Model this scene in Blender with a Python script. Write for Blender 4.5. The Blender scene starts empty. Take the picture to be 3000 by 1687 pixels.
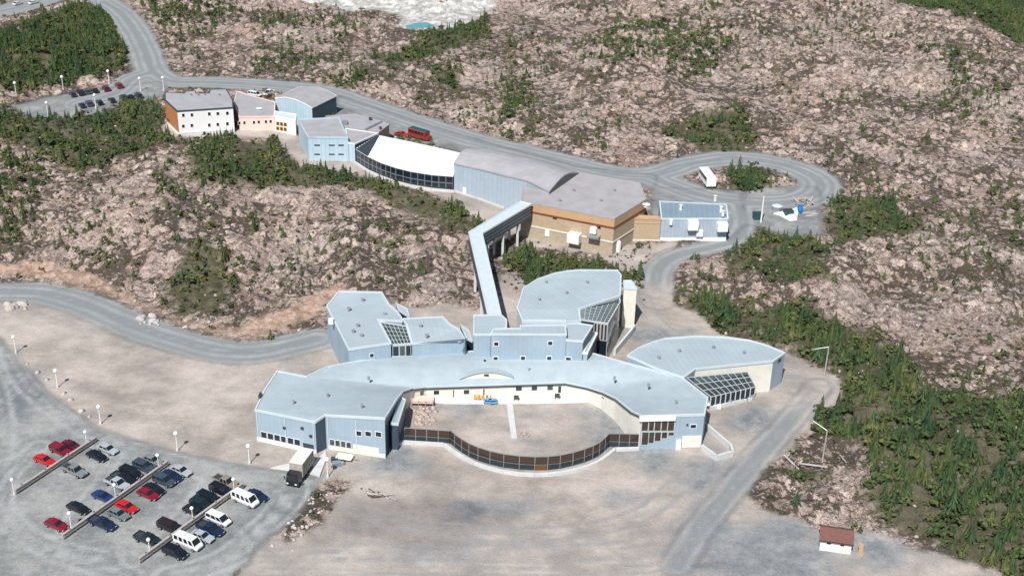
import bpy, bmesh, math, random
import numpy as np
from mathutils import Matrix, Vector
from mathutils.geometry import tessellate_polygon
R = math.radians
# ------------------------------------------------------------------ camera
CAM_H, PITCH, ROLL, FPX = 134.5, 26.5, 1.5, 3797.0
scene = bpy.context.scene
COL = scene.collection
cam_d = bpy.data.cameras.new("camera")
cam_d.sensor_width = 36.0
cam_d.lens = FPX / 3000 * 36.0
cam_d.clip_start = 1.0
cam_d.clip_end = 9000.0
cam = bpy.data.objects.new("camera", cam_d)
COL.objects.link(cam)
CM = Matrix.Rotation(R(90 - PITCH), 3, 'X') @ Matrix.Rotation(R(ROLL), 3, 'Z')
cam.matrix_world = Matrix.Translation((0, 0, CAM_H)) @ CM.to_4x4()
scene.camera = cam
# ------------------------------------------------------------------ light
SUN_EL, SX, SY = 51.0, 0.30, 0.954          # shadows fall towards (SX, SY)
world = bpy.data.worlds.new("World")
scene.world = world
world.use_nodes = True
wn = world.node_tree
bg = wn.nodes["Background"]
sky = wn.nodes.new("ShaderNodeTexSky")
sky.sky_type = 'NISHITA'
sky.sun_disc = False
sky.sun_elevation = R(SUN_EL)
sky.sun_rotation = math.atan2(-SX, -SY)
wn.links.new(sky.outputs[0], bg.inputs[0])
bg.inputs[1].default_value = 0.07
sun_d = bpy.data.lights.new("sun", 'SUN')
sun_d.energy = 5.0
sun_d.angle = R(0.5)
sun_d.color = (1.0, 0.98, 0.95)
sun = bpy.data.objects.new("sun", sun_d)
COL.objects.link(sun)
sd = Vector((SX * math.cos(R(SUN_EL)), SY * math.cos(R(SUN_EL)), -math.sin(R(SUN_EL))))
sun.rotation_euler = sd.to_track_quat('-Z', 'Y').to_euler()
sun.location = (0, 0, 300)
scene.view_settings.view_transform = 'Standard'
scene.view_settings.look = 'None'
scene.view_settings.exposure = 0.08
scene.view_settings.gamma = 1.0
scene.view_settings.use_curve_mapping = False
scene.cycles.max_bounces = 5
scene.cycles.diffuse_bounces = 3

rng = np.random.default_rng(7)
rnd = random.Random(11)
# ------------------------------------------------------------------ where a sight line meets a level or a wall
def ray(px, py):
    return CM @ Vector(((px - 1500) / FPX, -(py - 843.5) / FPX, -1.0))
def P(px, py, z=0.0):
    d = ray(px, py)
    t = (z - CAM_H) / d.z
    return (d.x * t, d.y * t)
def D(pts, z=0.0):                      # points read on the 2576-wide view
    return [P(x * 1.16460, y * 1.16460, z) for x, y in pts]
def N(pts, z=0.0):
    return [P(x, y, z) for x, y in pts]
# ------------------------------------------------------------------ tags
def tag(o, label=None, cat=None, group=None, kind=None):
    if label: o['label'] = label
    if cat: o['category'] = cat
    if group: o['group'] = group
    if kind: o['kind'] = kind
    return o
def empty(name, loc=(0, 0, 0), rz=0.0):
    o = bpy.data.objects.new(name, None)
    o.empty_display_size = 0.5
    COL.objects.link(o)
    o.location = loc
    o.rotation_euler = (0, 0, rz)
    return o
def link(name, me, parent=None, mats=None):
    o = bpy.data.objects.new(name, me)
    COL.objects.link(o)
    if parent: o.parent = parent
    if mats:
        for m in (mats if isinstance(mats, (list, tuple)) else [mats]):
            me.materials.append(m)
    return o
def copy_tree(o, parent=None):
    c = o.copy()
    COL.objects.link(c)
    c.parent = parent
    for ch in o.children:
        copy_tree(ch, c)
    return c
class MB:
    """collects simple shapes into one mesh"""
    def __init__(s): s.v, s.f, s.m, s.uv = [], [], [], []
    def quad(s, a, b, c, d, mi=0, uv=None):
        n = len(s.v); s.v += [a, b, c, d]; s.f.append((n, n+1, n+2, n+3)); s.m.append(mi)
        s.uv.append(uv or [(0, 0), (1, 0), (1, 1), (0, 1)])
    def tri(s, a, b, c, mi=0, uv=None):
        n = len(s.v); s.v += [a, b, c]; s.f.append((n, n+1, n+2)); s.m.append(mi)
        s.uv.append(uv or [(0, 0), (1, 0), (1, 1)])
    def loft(s, lo, hi, mi=0, cap=True):      # two rings of the same count
        n = len(lo)
        for i in range(n):
            j = (i + 1) % n
            s.quad(lo[i], lo[j], hi[j], hi[i], mi)
        if cap:
            for ring in (list(reversed(lo)), hi):
                k = len(s.v); s.v += ring; s.f.append(tuple(range(k, k + n))); s.m.append(mi)
                s.uv.append([(0, 0)] * n)
    def box(s, x0, y0, z0, x1, y1, z1, mi=0):
        s.loft([(x0, y0, z0), (x1, y0, z0), (x1, y1, z0), (x0, y1, z0)],
               [(x0, y0, z1), (x1, y0, z1), (x1, y1, z1), (x0, y1, z1)], mi)
    def beam(s, a, b, w, h, mi=0):            # level or sloping bar, centre line a-b at mid height
        a, b = Vector(a), Vector(b)
        d = (b - a); n = Vector((-d.y, d.x, 0))
        n = n.normalized() * w / 2 if n.length > 1e-6 else Vector((w / 2, 0, 0))
        up = Vector((0, 0, h / 2))
        if abs(d.z) > 3 * math.hypot(d.x, d.y): up = Vector((0, 1, 0)) * h / 2; n = Vector((w / 2, 0, 0))
        s.loft([tuple(a - n - up), tuple(b - n - up), tuple(b + n - up), tuple(a + n - up)],
               [tuple(a - n + up), tuple(b - n + up), tuple(b + n + up), tuple(a + n + up)], mi)
    def cyl(s, a, b, r0, r1=None, k=8, mi=0):
        r1 = r0 if r1 is None else r1
        a, b = Vector(a), Vector(b); d = (b - a).normalized()
        u = d.orthogonal().normalized(); w = d.cross(u)
        ring = lambda c, r: [tuple(c + (u * math.cos(2*math.pi*i/k) + w * math.sin(2*math.pi*i/k)) * r) for i in range(k)]
        s.loft(ring(a, r0), ring(b, r1), mi)
    def ball(s, c, r, k=8, mi=0, sq=1.0):
        rows = []
        for j in range(1, 5):
            t = math.pi * j / 5
            rows.append([(c[0] + r*math.sin(t)*math.cos(2*math.pi*i/k), c[1] + r*math.sin(t)*math.sin(2*math.pi*i/k), c[2] - r*sq*math.cos(t)) for i in range(k)])
        for j in range(3): s.loft(rows[j], rows[j+1], mi, cap=False)
        for i in range(k):
            s.tri(rows[0][(i+1) % k], rows[0][i], (c[0], c[1], c[2] - r*sq), mi)
            s.tri(rows[3][i], rows[3][(i+1) % k], (c[0], c[1], c[2] + r*sq), mi)
    def mesh(s, name):
        me = bpy.data.meshes.new(name)
        me.from_pydata([tuple(v) for v in s.v], [], s.f)
        me.polygons.foreach_set('material_index', s.m)
        uvl = me.uv_layers.new(name='UVMap')
        uvl.data.foreach_set('uv', [c for f in s.uv for p in f for c in p])
        me.update()
        return me
    def build(s, name, mats, parent=None, smooth=False):
        me = s.mesh(name)
        if smooth: me.polygons.foreach_set('use_smooth', [True] * len(me.polygons))
        return link(name, me, parent, mats)
# ------------------------------------------------------------------ materials
def nmat(name):
    m = bpy.data.materials.new(name); m.use_nodes = True
    nt = m.node_tree
    return m, nt, nt.nodes["Principled BSDF"]
def node(nt, t, **kw):
    n = nt.nodes.new(t)
    for k, v in kw.items():
        if k in n.inputs: n.inputs[k].default_value = v
        else: setattr(n, k, v)
    return n
def ramp(nt, src, stops):
    r = nt.nodes.new('ShaderNodeValToRGB')
    el = r.color_ramp.elements
    while len(el) < len(stops): el.new(0.5)
    for e, (p, c) in zip(el, stops):
        e.position = p; e.color = (*c, 1) if len(c) == 3 else c
    nt.links.new(src, r.inputs[0])
    return r.outputs[0]
def mixc(nt, fac, a, b, mode='MIX'):
    n = nt.nodes.new('ShaderNodeMix'); n.data_type = 'RGBA'; n.blend_type = mode
    for i, v in ((0, fac), (6, a), (7, b)):
        if hasattr(v, 'node'): nt.links.new(v, n.inputs[i])
        else: n.inputs[i].default_value = (*v, 1) if isinstance(v, tuple) and len(v) == 3 else v
    return n.outputs[2]
def noise(nt, scale, detail=3, rough=0.6, vec=None, vscale=None):
    n = nt.nodes.new('ShaderNodeTexNoise')
    n.inputs['Scale'].default_value = scale; n.inputs['Detail'].default_value = detail; n.inputs['Roughness'].default_value = rough
    if vec is None:
        vec = nt.nodes.new('ShaderNodeNewGeometry').outputs['Position']
    if vscale:
        mp = nt.nodes.new('ShaderNodeMapping'); mp.inputs['Scale'].default_value = vscale[:3]
        if len(vscale) > 3: mp.inputs['Rotation'].default_value = (0, 0, vscale[3])
        nt.links.new(vec, mp.inputs[0]); vec = mp.outputs[0]
    nt.links.new(vec, n.inputs['Vector'])
    return n.outputs['Fac']
def plain(name, col, rough=0.6, var=0.12, metal=0.0, scale=0.6, bump=0.0, seams=0.0, seam_col=0.75, spec=0.4):
    """weathered paint, concrete or metal; seams = spacing of upright siding joints in metres"""
    m, nt, bs = nmat(name)
    f = noise(nt, scale, 4, 0.65)
    lo = tuple(c * (1 - var) for c in col); hi = tuple(min(1, c * (1 + var)) for c in col)
    c = ramp(nt, f, [(0.3, lo), (0.7, hi)])
    if seams:
        uv = nt.nodes.new('ShaderNodeUVMap')
        sp = nt.nodes.new('ShaderNodeSeparateXYZ'); nt.links.new(uv.outputs[0], sp.inputs[0])
        dv = node(nt, 'ShaderNodeMath', operation='DIVIDE'); nt.links.new(sp.outputs[0], dv.inputs[0]); dv.inputs[1].default_value = seams
        fr = node(nt, 'ShaderNodeMath', operation='FRACT'); nt.links.new(dv.outputs[0], fr.inputs[0])
        cr = ramp(nt, fr.outputs[0], [(0.0, (seam_col,)*3), (0.13, (seam_col,)*3), (0.2, (1, 1, 1)), (1.0, (1, 1, 1))])
        c = mixc(nt, 1.0, c, cr, 'MULTIPLY')
        # each sheet a little different
        fl = node(nt, 'ShaderNodeMath', operation='FLOOR'); nt.links.new(dv.outputs[0], fl.inputs[0])
        wn_ = nt.nodes.new('ShaderNodeTexWhiteNoise'); wn_.noise_dimensions = '1D'; nt.links.new(fl.outputs[0], wn_.inputs['W'])
        c = mixc(nt, 1.0, c, ramp(nt, wn_.outputs[0], [(0, (.965,)*3), (1, (1.0,)*3)]), 'MULTIPLY')
        bp = node(nt, 'ShaderNodeBump'); bp.inputs['Strength'].default_value = 0.4; bp.inputs['Distance'].default_value = 0.05
        nt.links.new(cr, bp.inputs['Height']); nt.links.new(bp.outputs[0], bs.inputs['Normal'])
    elif bump:
        bp = node(nt, 'ShaderNodeBump'); bp.inputs['Strength'].default_value = bump; bp.inputs['Distance'].default_value = 0.1
        nt.links.new(noise(nt, 6, 4), bp.inputs['Height']); nt.links.new(bp.outputs[0], bs.inputs['Normal'])
    nt.links.new(c, bs.inputs['Base Color'])
    bs.inputs['Roughness'].default_value = rough
    bs.inputs['Metallic'].default_value = metal
    bs.inputs['Specular IOR Level'].default_value = spec
    return m
M = dict(
    roof_blue=plain('roof_blue', (.375, .44, .475), .8, .08, seams=1.2, seam_col=.93, scale=.12, spec=.2),
    roof_crescent=plain('roof_crescent', (.37, .435, .47), .85, .08, scale=.35, spec=.15),
    siding=plain('siding_blue', (.34, .435, .51), .6, .09, seams=.9, seam_col=.94, scale=.2, spec=.25),
    siding_dark=plain('siding_dark', (.05, .08, .115), .45, .1, seams=1.0, seam_col=.8),  # dark blue cladding; also puts shade into the colour of some right-facing walls
    trim=plain('trim_pale', (.55, .62, .65), .6, .05),
    cream=plain('cream_stucco', (.74, .715, .63), .7, .09, bump=.2),
    white=plain('white_paint', (.82, .82, .80), .5, .04),
    fabric=plain('white_membrane', (.80, .80, .79), .6, .05, seams=4.0, seam_col=.86),
    concrete=plain('pale_concrete', (.58, .585, .575), .8, .1, bump=.2),
    patio=plain('patio_concrete', (.66, .655, .63), .8, .08),
    roof_mauve=plain('roof_mauve', (.355, .35, .36), .8, .12, scale=.3),
    roof_tan=plain('roof_mauve_tan', (.365, .35, .355), .8, .12, scale=.3),
    orange=plain('orange_cladding', (.48, .20, .075), .6, .15),
    pink=plain('pink_stucco', (.82, .60, .52), .7, .05),
    lightblue=plain('pale_blue_cladding', (.46, .60, .68), .5, .05, seams=1.2, seam_col=.86),
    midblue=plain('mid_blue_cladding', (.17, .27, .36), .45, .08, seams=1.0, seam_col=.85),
    bluegrey=plain('blue_grey_cladding', (.40, .48, .55), .5, .05, seams=1.5, seam_col=.88),
    tan=plain('tan_brick', (.46, .35, .235), .8, .12, scale=1.5, bump=.4),
    tan2=plain('sandstone_block', (.42, .35, .26), .85, .18, scale=1.8, bump=.5),
    rust=plain('rust_band', (.20, .06, .03), .7, .1),
    orangeband=plain('orange_fascia', (.54, .34, .19), .6, .08),
    glass=plain('dark_glass', (.012, .02, .032), .08, .3, spec=.8),
    glass_green=plain('greenish_glass', (.05, .075, .075), .12, .6, scale=.9, spec=.8),
    bronze=plain('bronze_glass', (.055, .035, .028), .18, .5, scale=.5, spec=.8),
    mullion=plain('pale_mullion', (.50, .54, .54), .5, .05),
    darkmetal=plain('dark_metal', (.05, .055, .06), .45, .1),
    galv=plain('galvanised_metal', (.34, .365, .38), .4, .1, metal=.3),
    wood=plain('weathered_wood', (.40, .36, .33), .85, .2, scale=3),
    newwood=plain('fresh_wood', (.66, .44, .24), .7, .1, scale=3),
    shingle=plain('brown_shingles', (.17, .078, .062), .85, .2, scale=3, bump=.4),
    slate=plain('slate_metal_roof', (.19, .255, .31), .45, .08, seams=1.3, seam_col=1.12, scale=.3),
    slatewall=plain('pale_slate_siding', (.38, .45, .51), .5, .06, seams=.9, seam_col=.85),
    tyre=plain('tyre_rubber', (.02, .02, .02), .8, .1),
    car_glass=plain('car_glass', (.015, .02, .025), .06, .1, spec=.9),
    lampglass=plain('lamp_white', (.9, .9, .88), .3, .02),
    headlight=plain('headlight_glass', (.75, .77, .78), .15, .02),
    taillight=plain('taillight_red', (.4, .02, .02), .2, .05),
    bark=plain('bark', (.10, .075, .055), .9, .2),
    boulder=plain('pale_boulder', (.46, .43, .41), .85, .2, scale=2.5, bump=.6),
    pinkrock=plain('pink_rock', (.46, .36, .31), .85, .25, scale=1.5, bump=.6),
    tarp=plain('white_tarp', (.78, .80, .82), .45, .03),
    bluetarp=plain('blue_tarp', (.02, .22, .55), .5, .1),
    green=plain('dark_green_paint', (.02, .09, .09), .5, .1),
    yellow=plain('yellow_paint', (.62, .33, .03), .45, .1),
    red=plain('red_paint', (.28, .04, .03), .35, .05),
    playblue=plain('play_blue', (.12, .38, .65), .4, .05),
    playorange=plain('play_orange', (.85, .35, .10), .4, .05),
)
# glass panes of the glass fence and greenhouse let light through
def clear_glass(name, tint, alpha):
    m, nt, bs = nmat(name)
    tr = nt.nodes.new('ShaderNodeBsdfTransparent'); tr.inputs[0].default_value = (*tint, 1)
    mx = nt.nodes.new('ShaderNodeMixShader'); mx.inputs[0].default_value = alpha
    bs.inputs['Base Color'].default_value = (*[c * .3 for c in tint], 1); bs.inputs['Roughness'].default_value = .08
    out = nt.nodes['Material Output']
    nt.links.new(tr.outputs[0], mx.inputs[1]); nt.links.new(bs.outputs[0], mx.inputs[2]); nt.links.new(mx.outputs[0], out.inputs[0])
    return m
M['clear'] = clear_glass('clear_glass', (.42, .50, .54), .28)
M['smoke'] = clear_glass('smoked_glass', (.40, .31, .27), .34)
M['amber'] = clear_glass('amber_panel', (.85, .45, .12), .6)
# ------------------------------------------------------------------ noise and distance fields in world metres
class VNoise:
    def __init__(s, seed, n=256):
        s.t = np.random.default_rng(seed).random((n, n)); s.n = n
    def __call__(s, x, y):
        xi = np.floor(x).astype(int); yi = np.floor(y).astype(int)
        fx = x - xi; fy = y - yi
        fx = fx*fx*(3-2*fx); fy = fy*fy*(3-2*fy)
        a = s.t[xi % s.n, yi % s.n]; b = s.t[(xi+1) % s.n, yi % s.n]
        c = s.t[xi % s.n, (yi+1) % s.n]; d = s.t[(xi+1) % s.n, (yi+1) % s.n]
        return (a*(1-fx)+b*fx)*(1-fy) + (c*(1-fx)+d*fx)*fy
NS = [VNoise(i) for i in range(8)]
GX0, GX1, GY0, GY1, GC = -330.0, 330.0, 60.0, 720.0, 1.5
gx = np.arange(GX0, GX1, GC); gy = np.arange(GY0, GY1, GC)
RX, RY = np.meshgrid(gx, gy, indexing='ij')
def sdf_poly(poly):
    p = np.array(poly); n = len(p)
    d = np.full(RX.shape, 1e9); ins = np.zeros(RX.shape, bool)
    for i in range(n):
        a = p[i]; b = p[(i+1) % n]; e = b - a
        wx = RX - a[0]; wy = RY - a[1]
        t = np.clip((wx*e[0] + wy*e[1]) / max(e @ e, 1e-9), 0, 1)
        d = np.minimum(d, (wx - t*e[0])**2 + (wy - t*e[1])**2)
        c = (a[1] <= RY) != (b[1] <= RY)
        with np.errstate(divide='ignore', invalid='ignore'):
            xc = a[0] + (RY - a[1]) * e[0] / (e[1] if abs(e[1]) > 1e-9 else 1e-9)
        ins ^= c & (RX < xc)
    d = np.sqrt(d)
    return np.where(ins, d, -d)
def dist_line(pts):
    p = np.array(pts); d = np.full(RX.shape, 1e9)
    for i in range(len(p) - 1):
        a = p[i]; e = p[i+1] - a
        wx = RX - a[0]; wy = RY - a[1]
        t = np.clip((wx*e[0] + wy*e[1]) / max(e @ e, 1e-9), 0, 1)
        d = np.minimum(d, (wx - t*e[0])**2 + (wy - t*e[1])**2)
    return np.sqrt(d)
def smooth_line(pts, k=4):
    p = [np.array(q) for q in pts]; out = []
    for i in range(len(p) - 1):
        a = p[max(i-1, 0)]; b = p[i]; c = p[i+1]; d = p[min(i+2, len(p)-1)]
        for j in range(k):
            t = j / k
            out.append(0.5*((2*b) + (c-a)*t + (2*a-5*b+4*c-d)*t*t + (3*b-a-3*c+d)*t**3))
    out.append(p[-1]); return out
def samp(F, x, y):
    u = np.clip((x - GX0) / GC, 0, F.shape[0] - 1.001); v = np.clip((y - GY0) / GC, 0, F.shape[1] - 1.001)
    i = u.astype(int); j = v.astype(int); fu = u - i; fv = v - j
    return (F[i, j]*(1-fu) + F[i+1, j]*fu)*(1-fv) + (F[i, j+1]*(1-fu) + F[i+1, j+1]*fu)*fv
def sst(x, a, b):
    t = np.clip((x - a) / (b - a), 0, 1); return t*t*(3-2*t)
# roads: (centre line on the 2576-wide view, half width in metres)
ROADS = [
    ([(-120, 728), (0, 733), (110, 738), (220, 768), (330, 815), (430, 850), (540, 878), (640, 885), (740, 865), (800, 850)], 4.6),
    ([(258, 4), (300, 30), (340, 80), (365, 130), (385, 180), (430, 205), (520, 207), (640, 213), (800, 228), (900, 258), (1000, 292), (1100, 325), (1210, 358), (1330, 385), (1450, 415), (1560, 438), (1650, 438), (1740, 412), (1850, 398), (1960, 412), (2040, 440), (2065, 470), (2030, 500), (1930, 512), (1800, 500), (1700, 470), (1640, 445)], 6.0),
    ([(385, 180), (330, 200), (290, 235), (200, 262)], 5.5),
    ([(1860, 510), (1870, 560), (1850, 600), (1790, 622), (1710, 640), (1665, 665), (1650, 705), (1655, 760)], 3.6),
    ([(1700, 1420), (1760, 1330), (1850, 1220), (1940, 1110), (2010, 1030), (2060, 970)], 2.2),
    ([(-60, 42), (40, 20), (130, -8), (240, -40)], 8.0),
]
AREAS_GREY = [   # gravel lots
    [(-200, 850), (0, 850), (60, 925), (150, 1010), (250, 1080), (430, 1135), (620, 1175), (730, 1188), (800, 1200), (795, 1240), (740, 1300), (690, 1340), (640, 1390), (540, 1500), (-250, 1560), (-260, 900)],
    [(30, 268), (120, 245), (280, 222), (400, 205), (430, 225), (400, 245), (330, 255), (250, 285), (150, 302), (80, 296)],
    [(850, 240), (1000, 290), (1230, 360), (1450, 420), (1650, 440), (1640, 520), (1640, 590), (1840, 600), (1880, 560), (1860, 480), (1600, 470), (1500, 520), (1150, 380), (900, 320), (840, 290)],
    [(1880, 470), (2060, 470), (2070, 590), (2000, 600), (1900, 570), (1860, 560)],
]
AREAS_SAND = [
    [(-60, 752), (110, 752), (230, 790), (330, 830), (450, 875), (560, 905), (680, 905), (830, 830), (835, 780), (900, 770), (1230, 780), (1300, 690), (1320, 700), (1600, 690), (1640, 640), (1720, 640), (1690, 690), (1700, 770), (1790, 828), (1830, 850), (1985, 895), (2100, 950), (2105, 1000), (2040, 1070), (1990, 1120), (1900, 1190), (1862, 1230), (1890, 1270), (2050, 1330), (2200, 1350), (2380, 1405), (2520, 1450), (2640, 1600), (500, 1600), (640, 1390), (740, 1300), (800, 1200), (640, 1180), (430, 1138), (250, 1085), (150, 1015), (60, 930), (0, 850), (-60, 800)],
    [(1150, 480), (1230, 490), (1340, 540), (1300, 590), (1200, 555), (1130, 500)],
    [(1260, 680), (1330, 700), (1310, 800), (1240, 800)],
    [(1320, 590), (1560, 620), (1700, 610), (1660, 690), (1600, 700), (1500, 640), (1340, 620)],
    [(420, 300), (740, 330), (780, 400), (900, 410), (1140, 470), (1140, 500), (860, 430), (760, 420), (700, 345), (410, 345)],
]
LOT_ROCK = [   # rough rock islands inside the yards
    [(1905, 1190), (1990, 1120), (2060, 1150), (2160, 1220), (2200, 1300), (2120, 1300), (1960, 1260)],
    [(690, 1340), (790, 1230), (850, 1200), (880, 1215), (800, 1320), (720, 1370)],
]
AREAS_WHITE = [[(690, -40), (960, -40), (1000, 20), (900, 26), (760, 12)], [(1652, 785), (1690, 785), (1702, 800), (1668, 802)], [(1690, 806), (1740, 800), (1746, 828), (1712, 832)], [(930, 5), (1000, -30), (1230, -40), (1245, 15), (1180, 55), (1110, 75), (1060, 85), (1010, 70), (1005, 35), (960, 25)]]
GREYPATCH = [   # darker damp gravel, (x, y, rx, ry) on the view
    (1900, 1390, 280, 110), (2050, 1350, 160, 60), (1000, 1175, 70, 30), (1560, 1250, 50, 14), (1800, 1150, 70, 50), (1250, 1395, 300, 9), (1250, 1270, 120, 22), (880, 1340, 80, 26), (1560, 1110, 90, 45), (990, 1165, 80, 40), (1150, 1028, 90, 16), (1340, 1040, 60, 20), (1330, 1110, 60, 22), (1480, 1035, 80, 26), (1000, 1140, 60, 25),
    (1900, 1060, 90, 40), (1670, 840, 90, 14), (30, 1000, 60, 90), (1650, 1150, 60, 60), (1760, 1200, 40, 90), (1300, 1110, 40, 20), (2200, 1380, 200, 40), (740, 800, 60, 20)]
RUST = [(-60, 672), (60, 680), (130, 690), (200, 715), (260, 745), (400, 815), (480, 835), (560, 848), (640, 842), (720, 806), (800, 775), (840, 745)]
VEG = [   # woodland outlines on the view, density (trees per m2)
    ([(-80, 110), (60, 88), (150, 40), (262, 0), (292, 60), (300, 110), (312, 150), (285, 190), (200, 212), (60, 235), (-80, 240)], .20),
    ([(-60, 295), (60, 300), (150, 306), (270, 272), (330, 258), (395, 250), (412, 300), (420, 350), (500, 362), (690, 358), (735, 380), (715, 402), (620, 412), (500, 385), (400, 370), (330, 400), (200, 440), (80, 390), (-60, 380)], .13),
    ([(500, 385), (720, 392), (880, 430), (1000, 462), (1100, 500), (1190, 545), (1225, 582), (1150, 590), (1050, 545), (900, 480), (780, 465), (680, 500), (500, 505), (480, 440)], .12),
    ([(-60, 380), (60, 400), (140, 440), (90, 500), (100, 560), (60, 650), (-60, 655)], .07),
    ([(415, 760), (440, 700), (500, 640), (570, 670), (598, 750), (560, 812), (440, 805)], .085),
    ([(190, 600), (290, 600), (290, 690), (200, 690)], .05), ([(690, 690), (775, 690), (770, 745), (695, 760)], .05),
    ([(380, 490), (480, 505), (480, 560), (395, 560)], .06), ([(950, 640), (1000, 660), (990, 730), (950, 730)], .05),
    ([(1252, 630), (1300, 600), (1340, 640), (1400, 668), (1500, 680), (1600, 700), (1620, 745), (1590, 745), (1560, 700), (1440, 700), (1330, 720), (1262, 680)], .22),
    ([(1832, 440), (1880, 425), (1935, 435), (1945, 465), (1925, 484), (1850, 484)], .28),
    ([(1815, 670), (1840, 630), (1920, 590), (2040, 600), (2085, 670), (2075, 730), (2000, 750), (1900, 710), (1820, 700)], .12),
    ([(1700, 730), (1780, 760), (1900, 790), (2000, 790), (2130, 830), (2280, 900), (2330, 980), (2230, 1010), (2120, 1005), (2112, 950), (1990, 890), (1810, 835), (1710, 770)], .17),
    ([(2120, 1000), (2300, 970), (2450, 1030), (2640, 1060), (2640, 1500), (2480, 1430), (2400, 1390), (2260, 1320), (2160, 1250), (2210, 1180), (2150, 1110), (2060, 1100), (2040, 1080), (2110, 1030)], .15),
    ([(2080, 510), (2180, 505), (2280, 530), (2350, 570), (2300, 600), (2120, 605), (2075, 570)], .12),
    ([(905, 142), (1000, 130), (1090, 90), (1100, 70), (1225, 40), (1235, 90), (1140, 125), (1040, 175), (930, 160)], .10),
    ([(820, 180), (960, 200), (955, 240), (850, 225)], .05), ([(1090, 165), (1170, 190), (1150, 230), (1090, 220)], .08),
    ([(1440, 170), (1530, 100), (1560, 60), (1840, 80), (1845, 130), (1780, 190), (1720, 205), (1600, 170), (1500, 225)], .055),
    ([(1260, 200), (1340, 170), (1345, 240), (1300, 350), (1250, 350)], .07), ([(1450, 350), (1560, 352), (1560, 385), (1450, 380)], .07),
    ([(1650, 320), (1800, 300), (1880, 300), (1900, 385), (1800, 395), (1700, 360)], .09),
    ([(2235, -40), (2700, -60), (2700, 130), (2560, 105), (2470, 72), (2400, 70), (2260, 40)], .17),
    ([(368, 0), (620, -20), (610, 40), (520, 90), (430, 110), (385, 60)], .06), ([(640, 160), (800, 140), (800, 190), (640, 190)], .05),
    ([(1985, 1170), (2080, 1180), (2090, 1215), (2010, 1225)], .08), ([(1830, 1000), (1800, 1000), (1800, 1010)], .0),
    ([(2050, 1035), (2080, 1030), (2080, 1110), (2030, 1110)], .05), ([(2500, 480), (2620, 500), (2620, 680), (2540, 640)], .04),
    ([(-40, 1420), (40, 1435), (80, 1500), (-40, 1500)], .1), ([(480, 560), (620, 560), (640, 640), (520, 640)], .03),
    ([(2280, 120), (2480, 140), (2560, 260), (2400, 320)], .018), ([(640, 30), (900, 60), (900, 120), (640, 110)], .02),
]
def U(lst):
    f = np.full(RX.shape, -1e9)
    for q in lst: f = np.maximum(f, sdf_poly(D(q)))
    return f
S_road = np.full(RX.shape, -1e9); S_lane = np.full(RX.shape, 1e9)
for pts, hw in ROADS:
    dl = dist_line(smooth_line(D(pts)))
    S_road = np.maximum(S_road, hw - dl); S_lane = np.minimum(S_lane, dl)
S_grey = U(AREAS_GREY); S_sand = U(AREAS_SAND); S_lr = U(LOT_ROCK); S_white = U(AREAS_WHITE)
S_isl = sdf_poly(D([(1832, 445), (1880, 425), (1930, 428), (1950, 460), (1930, 486), (1860, 488)]))
S_sand = np.minimum(S_sand, -S_lr - .5)
S_road = np.minimum(S_road, -S_isl)
S_rust = 3.8 - dist_line(D(RUST))
S_damp = np.full(RX.shape, -9.0)
for x, y, rx_, ry_ in GREYPATCH:
    S_damp = np.maximum(S_damp, sdf_poly(D([(x + rx_*math.cos(a*.785), y + ry_*math.sin(a*.785)) for a in range(8)])))
S_dull = U([[(x/1.1646, y/1.1646) for x, y in [(980, 1455), (1100, 1450), (1280, 1452), (1500, 1505), (1575, 1560), (1480, 1578), (1300, 1560), (1150, 1592), (930, 1600)]]])
S_veg = U([q for q, dn in VEG if dn >= .08] + [[(440, 218), (480, 211), (540, 211), (570, 222), (520, 226), (450, 228)]])
TRACKS = [[(20, 880), (60, 960), (150, 1040), (260, 1100), (430, 1155), (620, 1190), (740, 1215), (735, 1260), (680, 1320), (600, 1400), (480, 1440)],
    [(30, 1180), (0, 1260), (60, 1340), (160, 1400), (330, 1445)], [(250, 1110), (330, 1150), (520, 1190), (700, 1235), (685, 1290), (560, 1400), (420, 1445)], [(100, 1120), (20, 1200), (10, 1290), (90, 1360), (280, 1410)],
    [(-60, 900), (-10, 980), (10, 1100), (-40, 1250)], [(320, 1130), (250, 1230), (170, 1330)], [(540, 1210), (470, 1290), (400, 1380)],
    [(640, 1400), (900, 1385), (1200, 1390), (1500, 1385), (1700, 1340), (1850, 1180), (2000, 1030)], [(650, 1432), (1000, 1425), (1400, 1428), (1700, 1405), (1800, 1290), (1930, 1140), (2060, 990), (2085, 960)],
    [(700, 880), (760, 930), (690, 970)], [(1610, 740), (1640, 800), (1700, 850)], [(1800, 1010), (1900, 960), (2060, 965)], [(820, 1210), (900, 1280), (1100, 1330), (1400, 1340), (1620, 1290), (1760, 1160)],
    [(600, 900), (420, 870), (250, 820), (100, 775)], [(2150, 1400), (1950, 1330), (1800, 1340)]]
S_trk = np.full(RX.shape, 1e9)
for q in TRACKS: S_trk = np.minimum(S_trk, dist_line(smooth_line(D(q))))
def fbm(x, y, seeds, s, o=4):
    a, t, f = 1.0, 0.0, 0
    for i in range(o):
        f = f + a * NS[(seeds + i) % 8](x / s + 13.7*i + 91, y / s + 7.1*i + 57); t += a; a *= .55; s *= .5
    return f / t
END1, END2 = D([(2062, 965), (1657, 765)])
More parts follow.
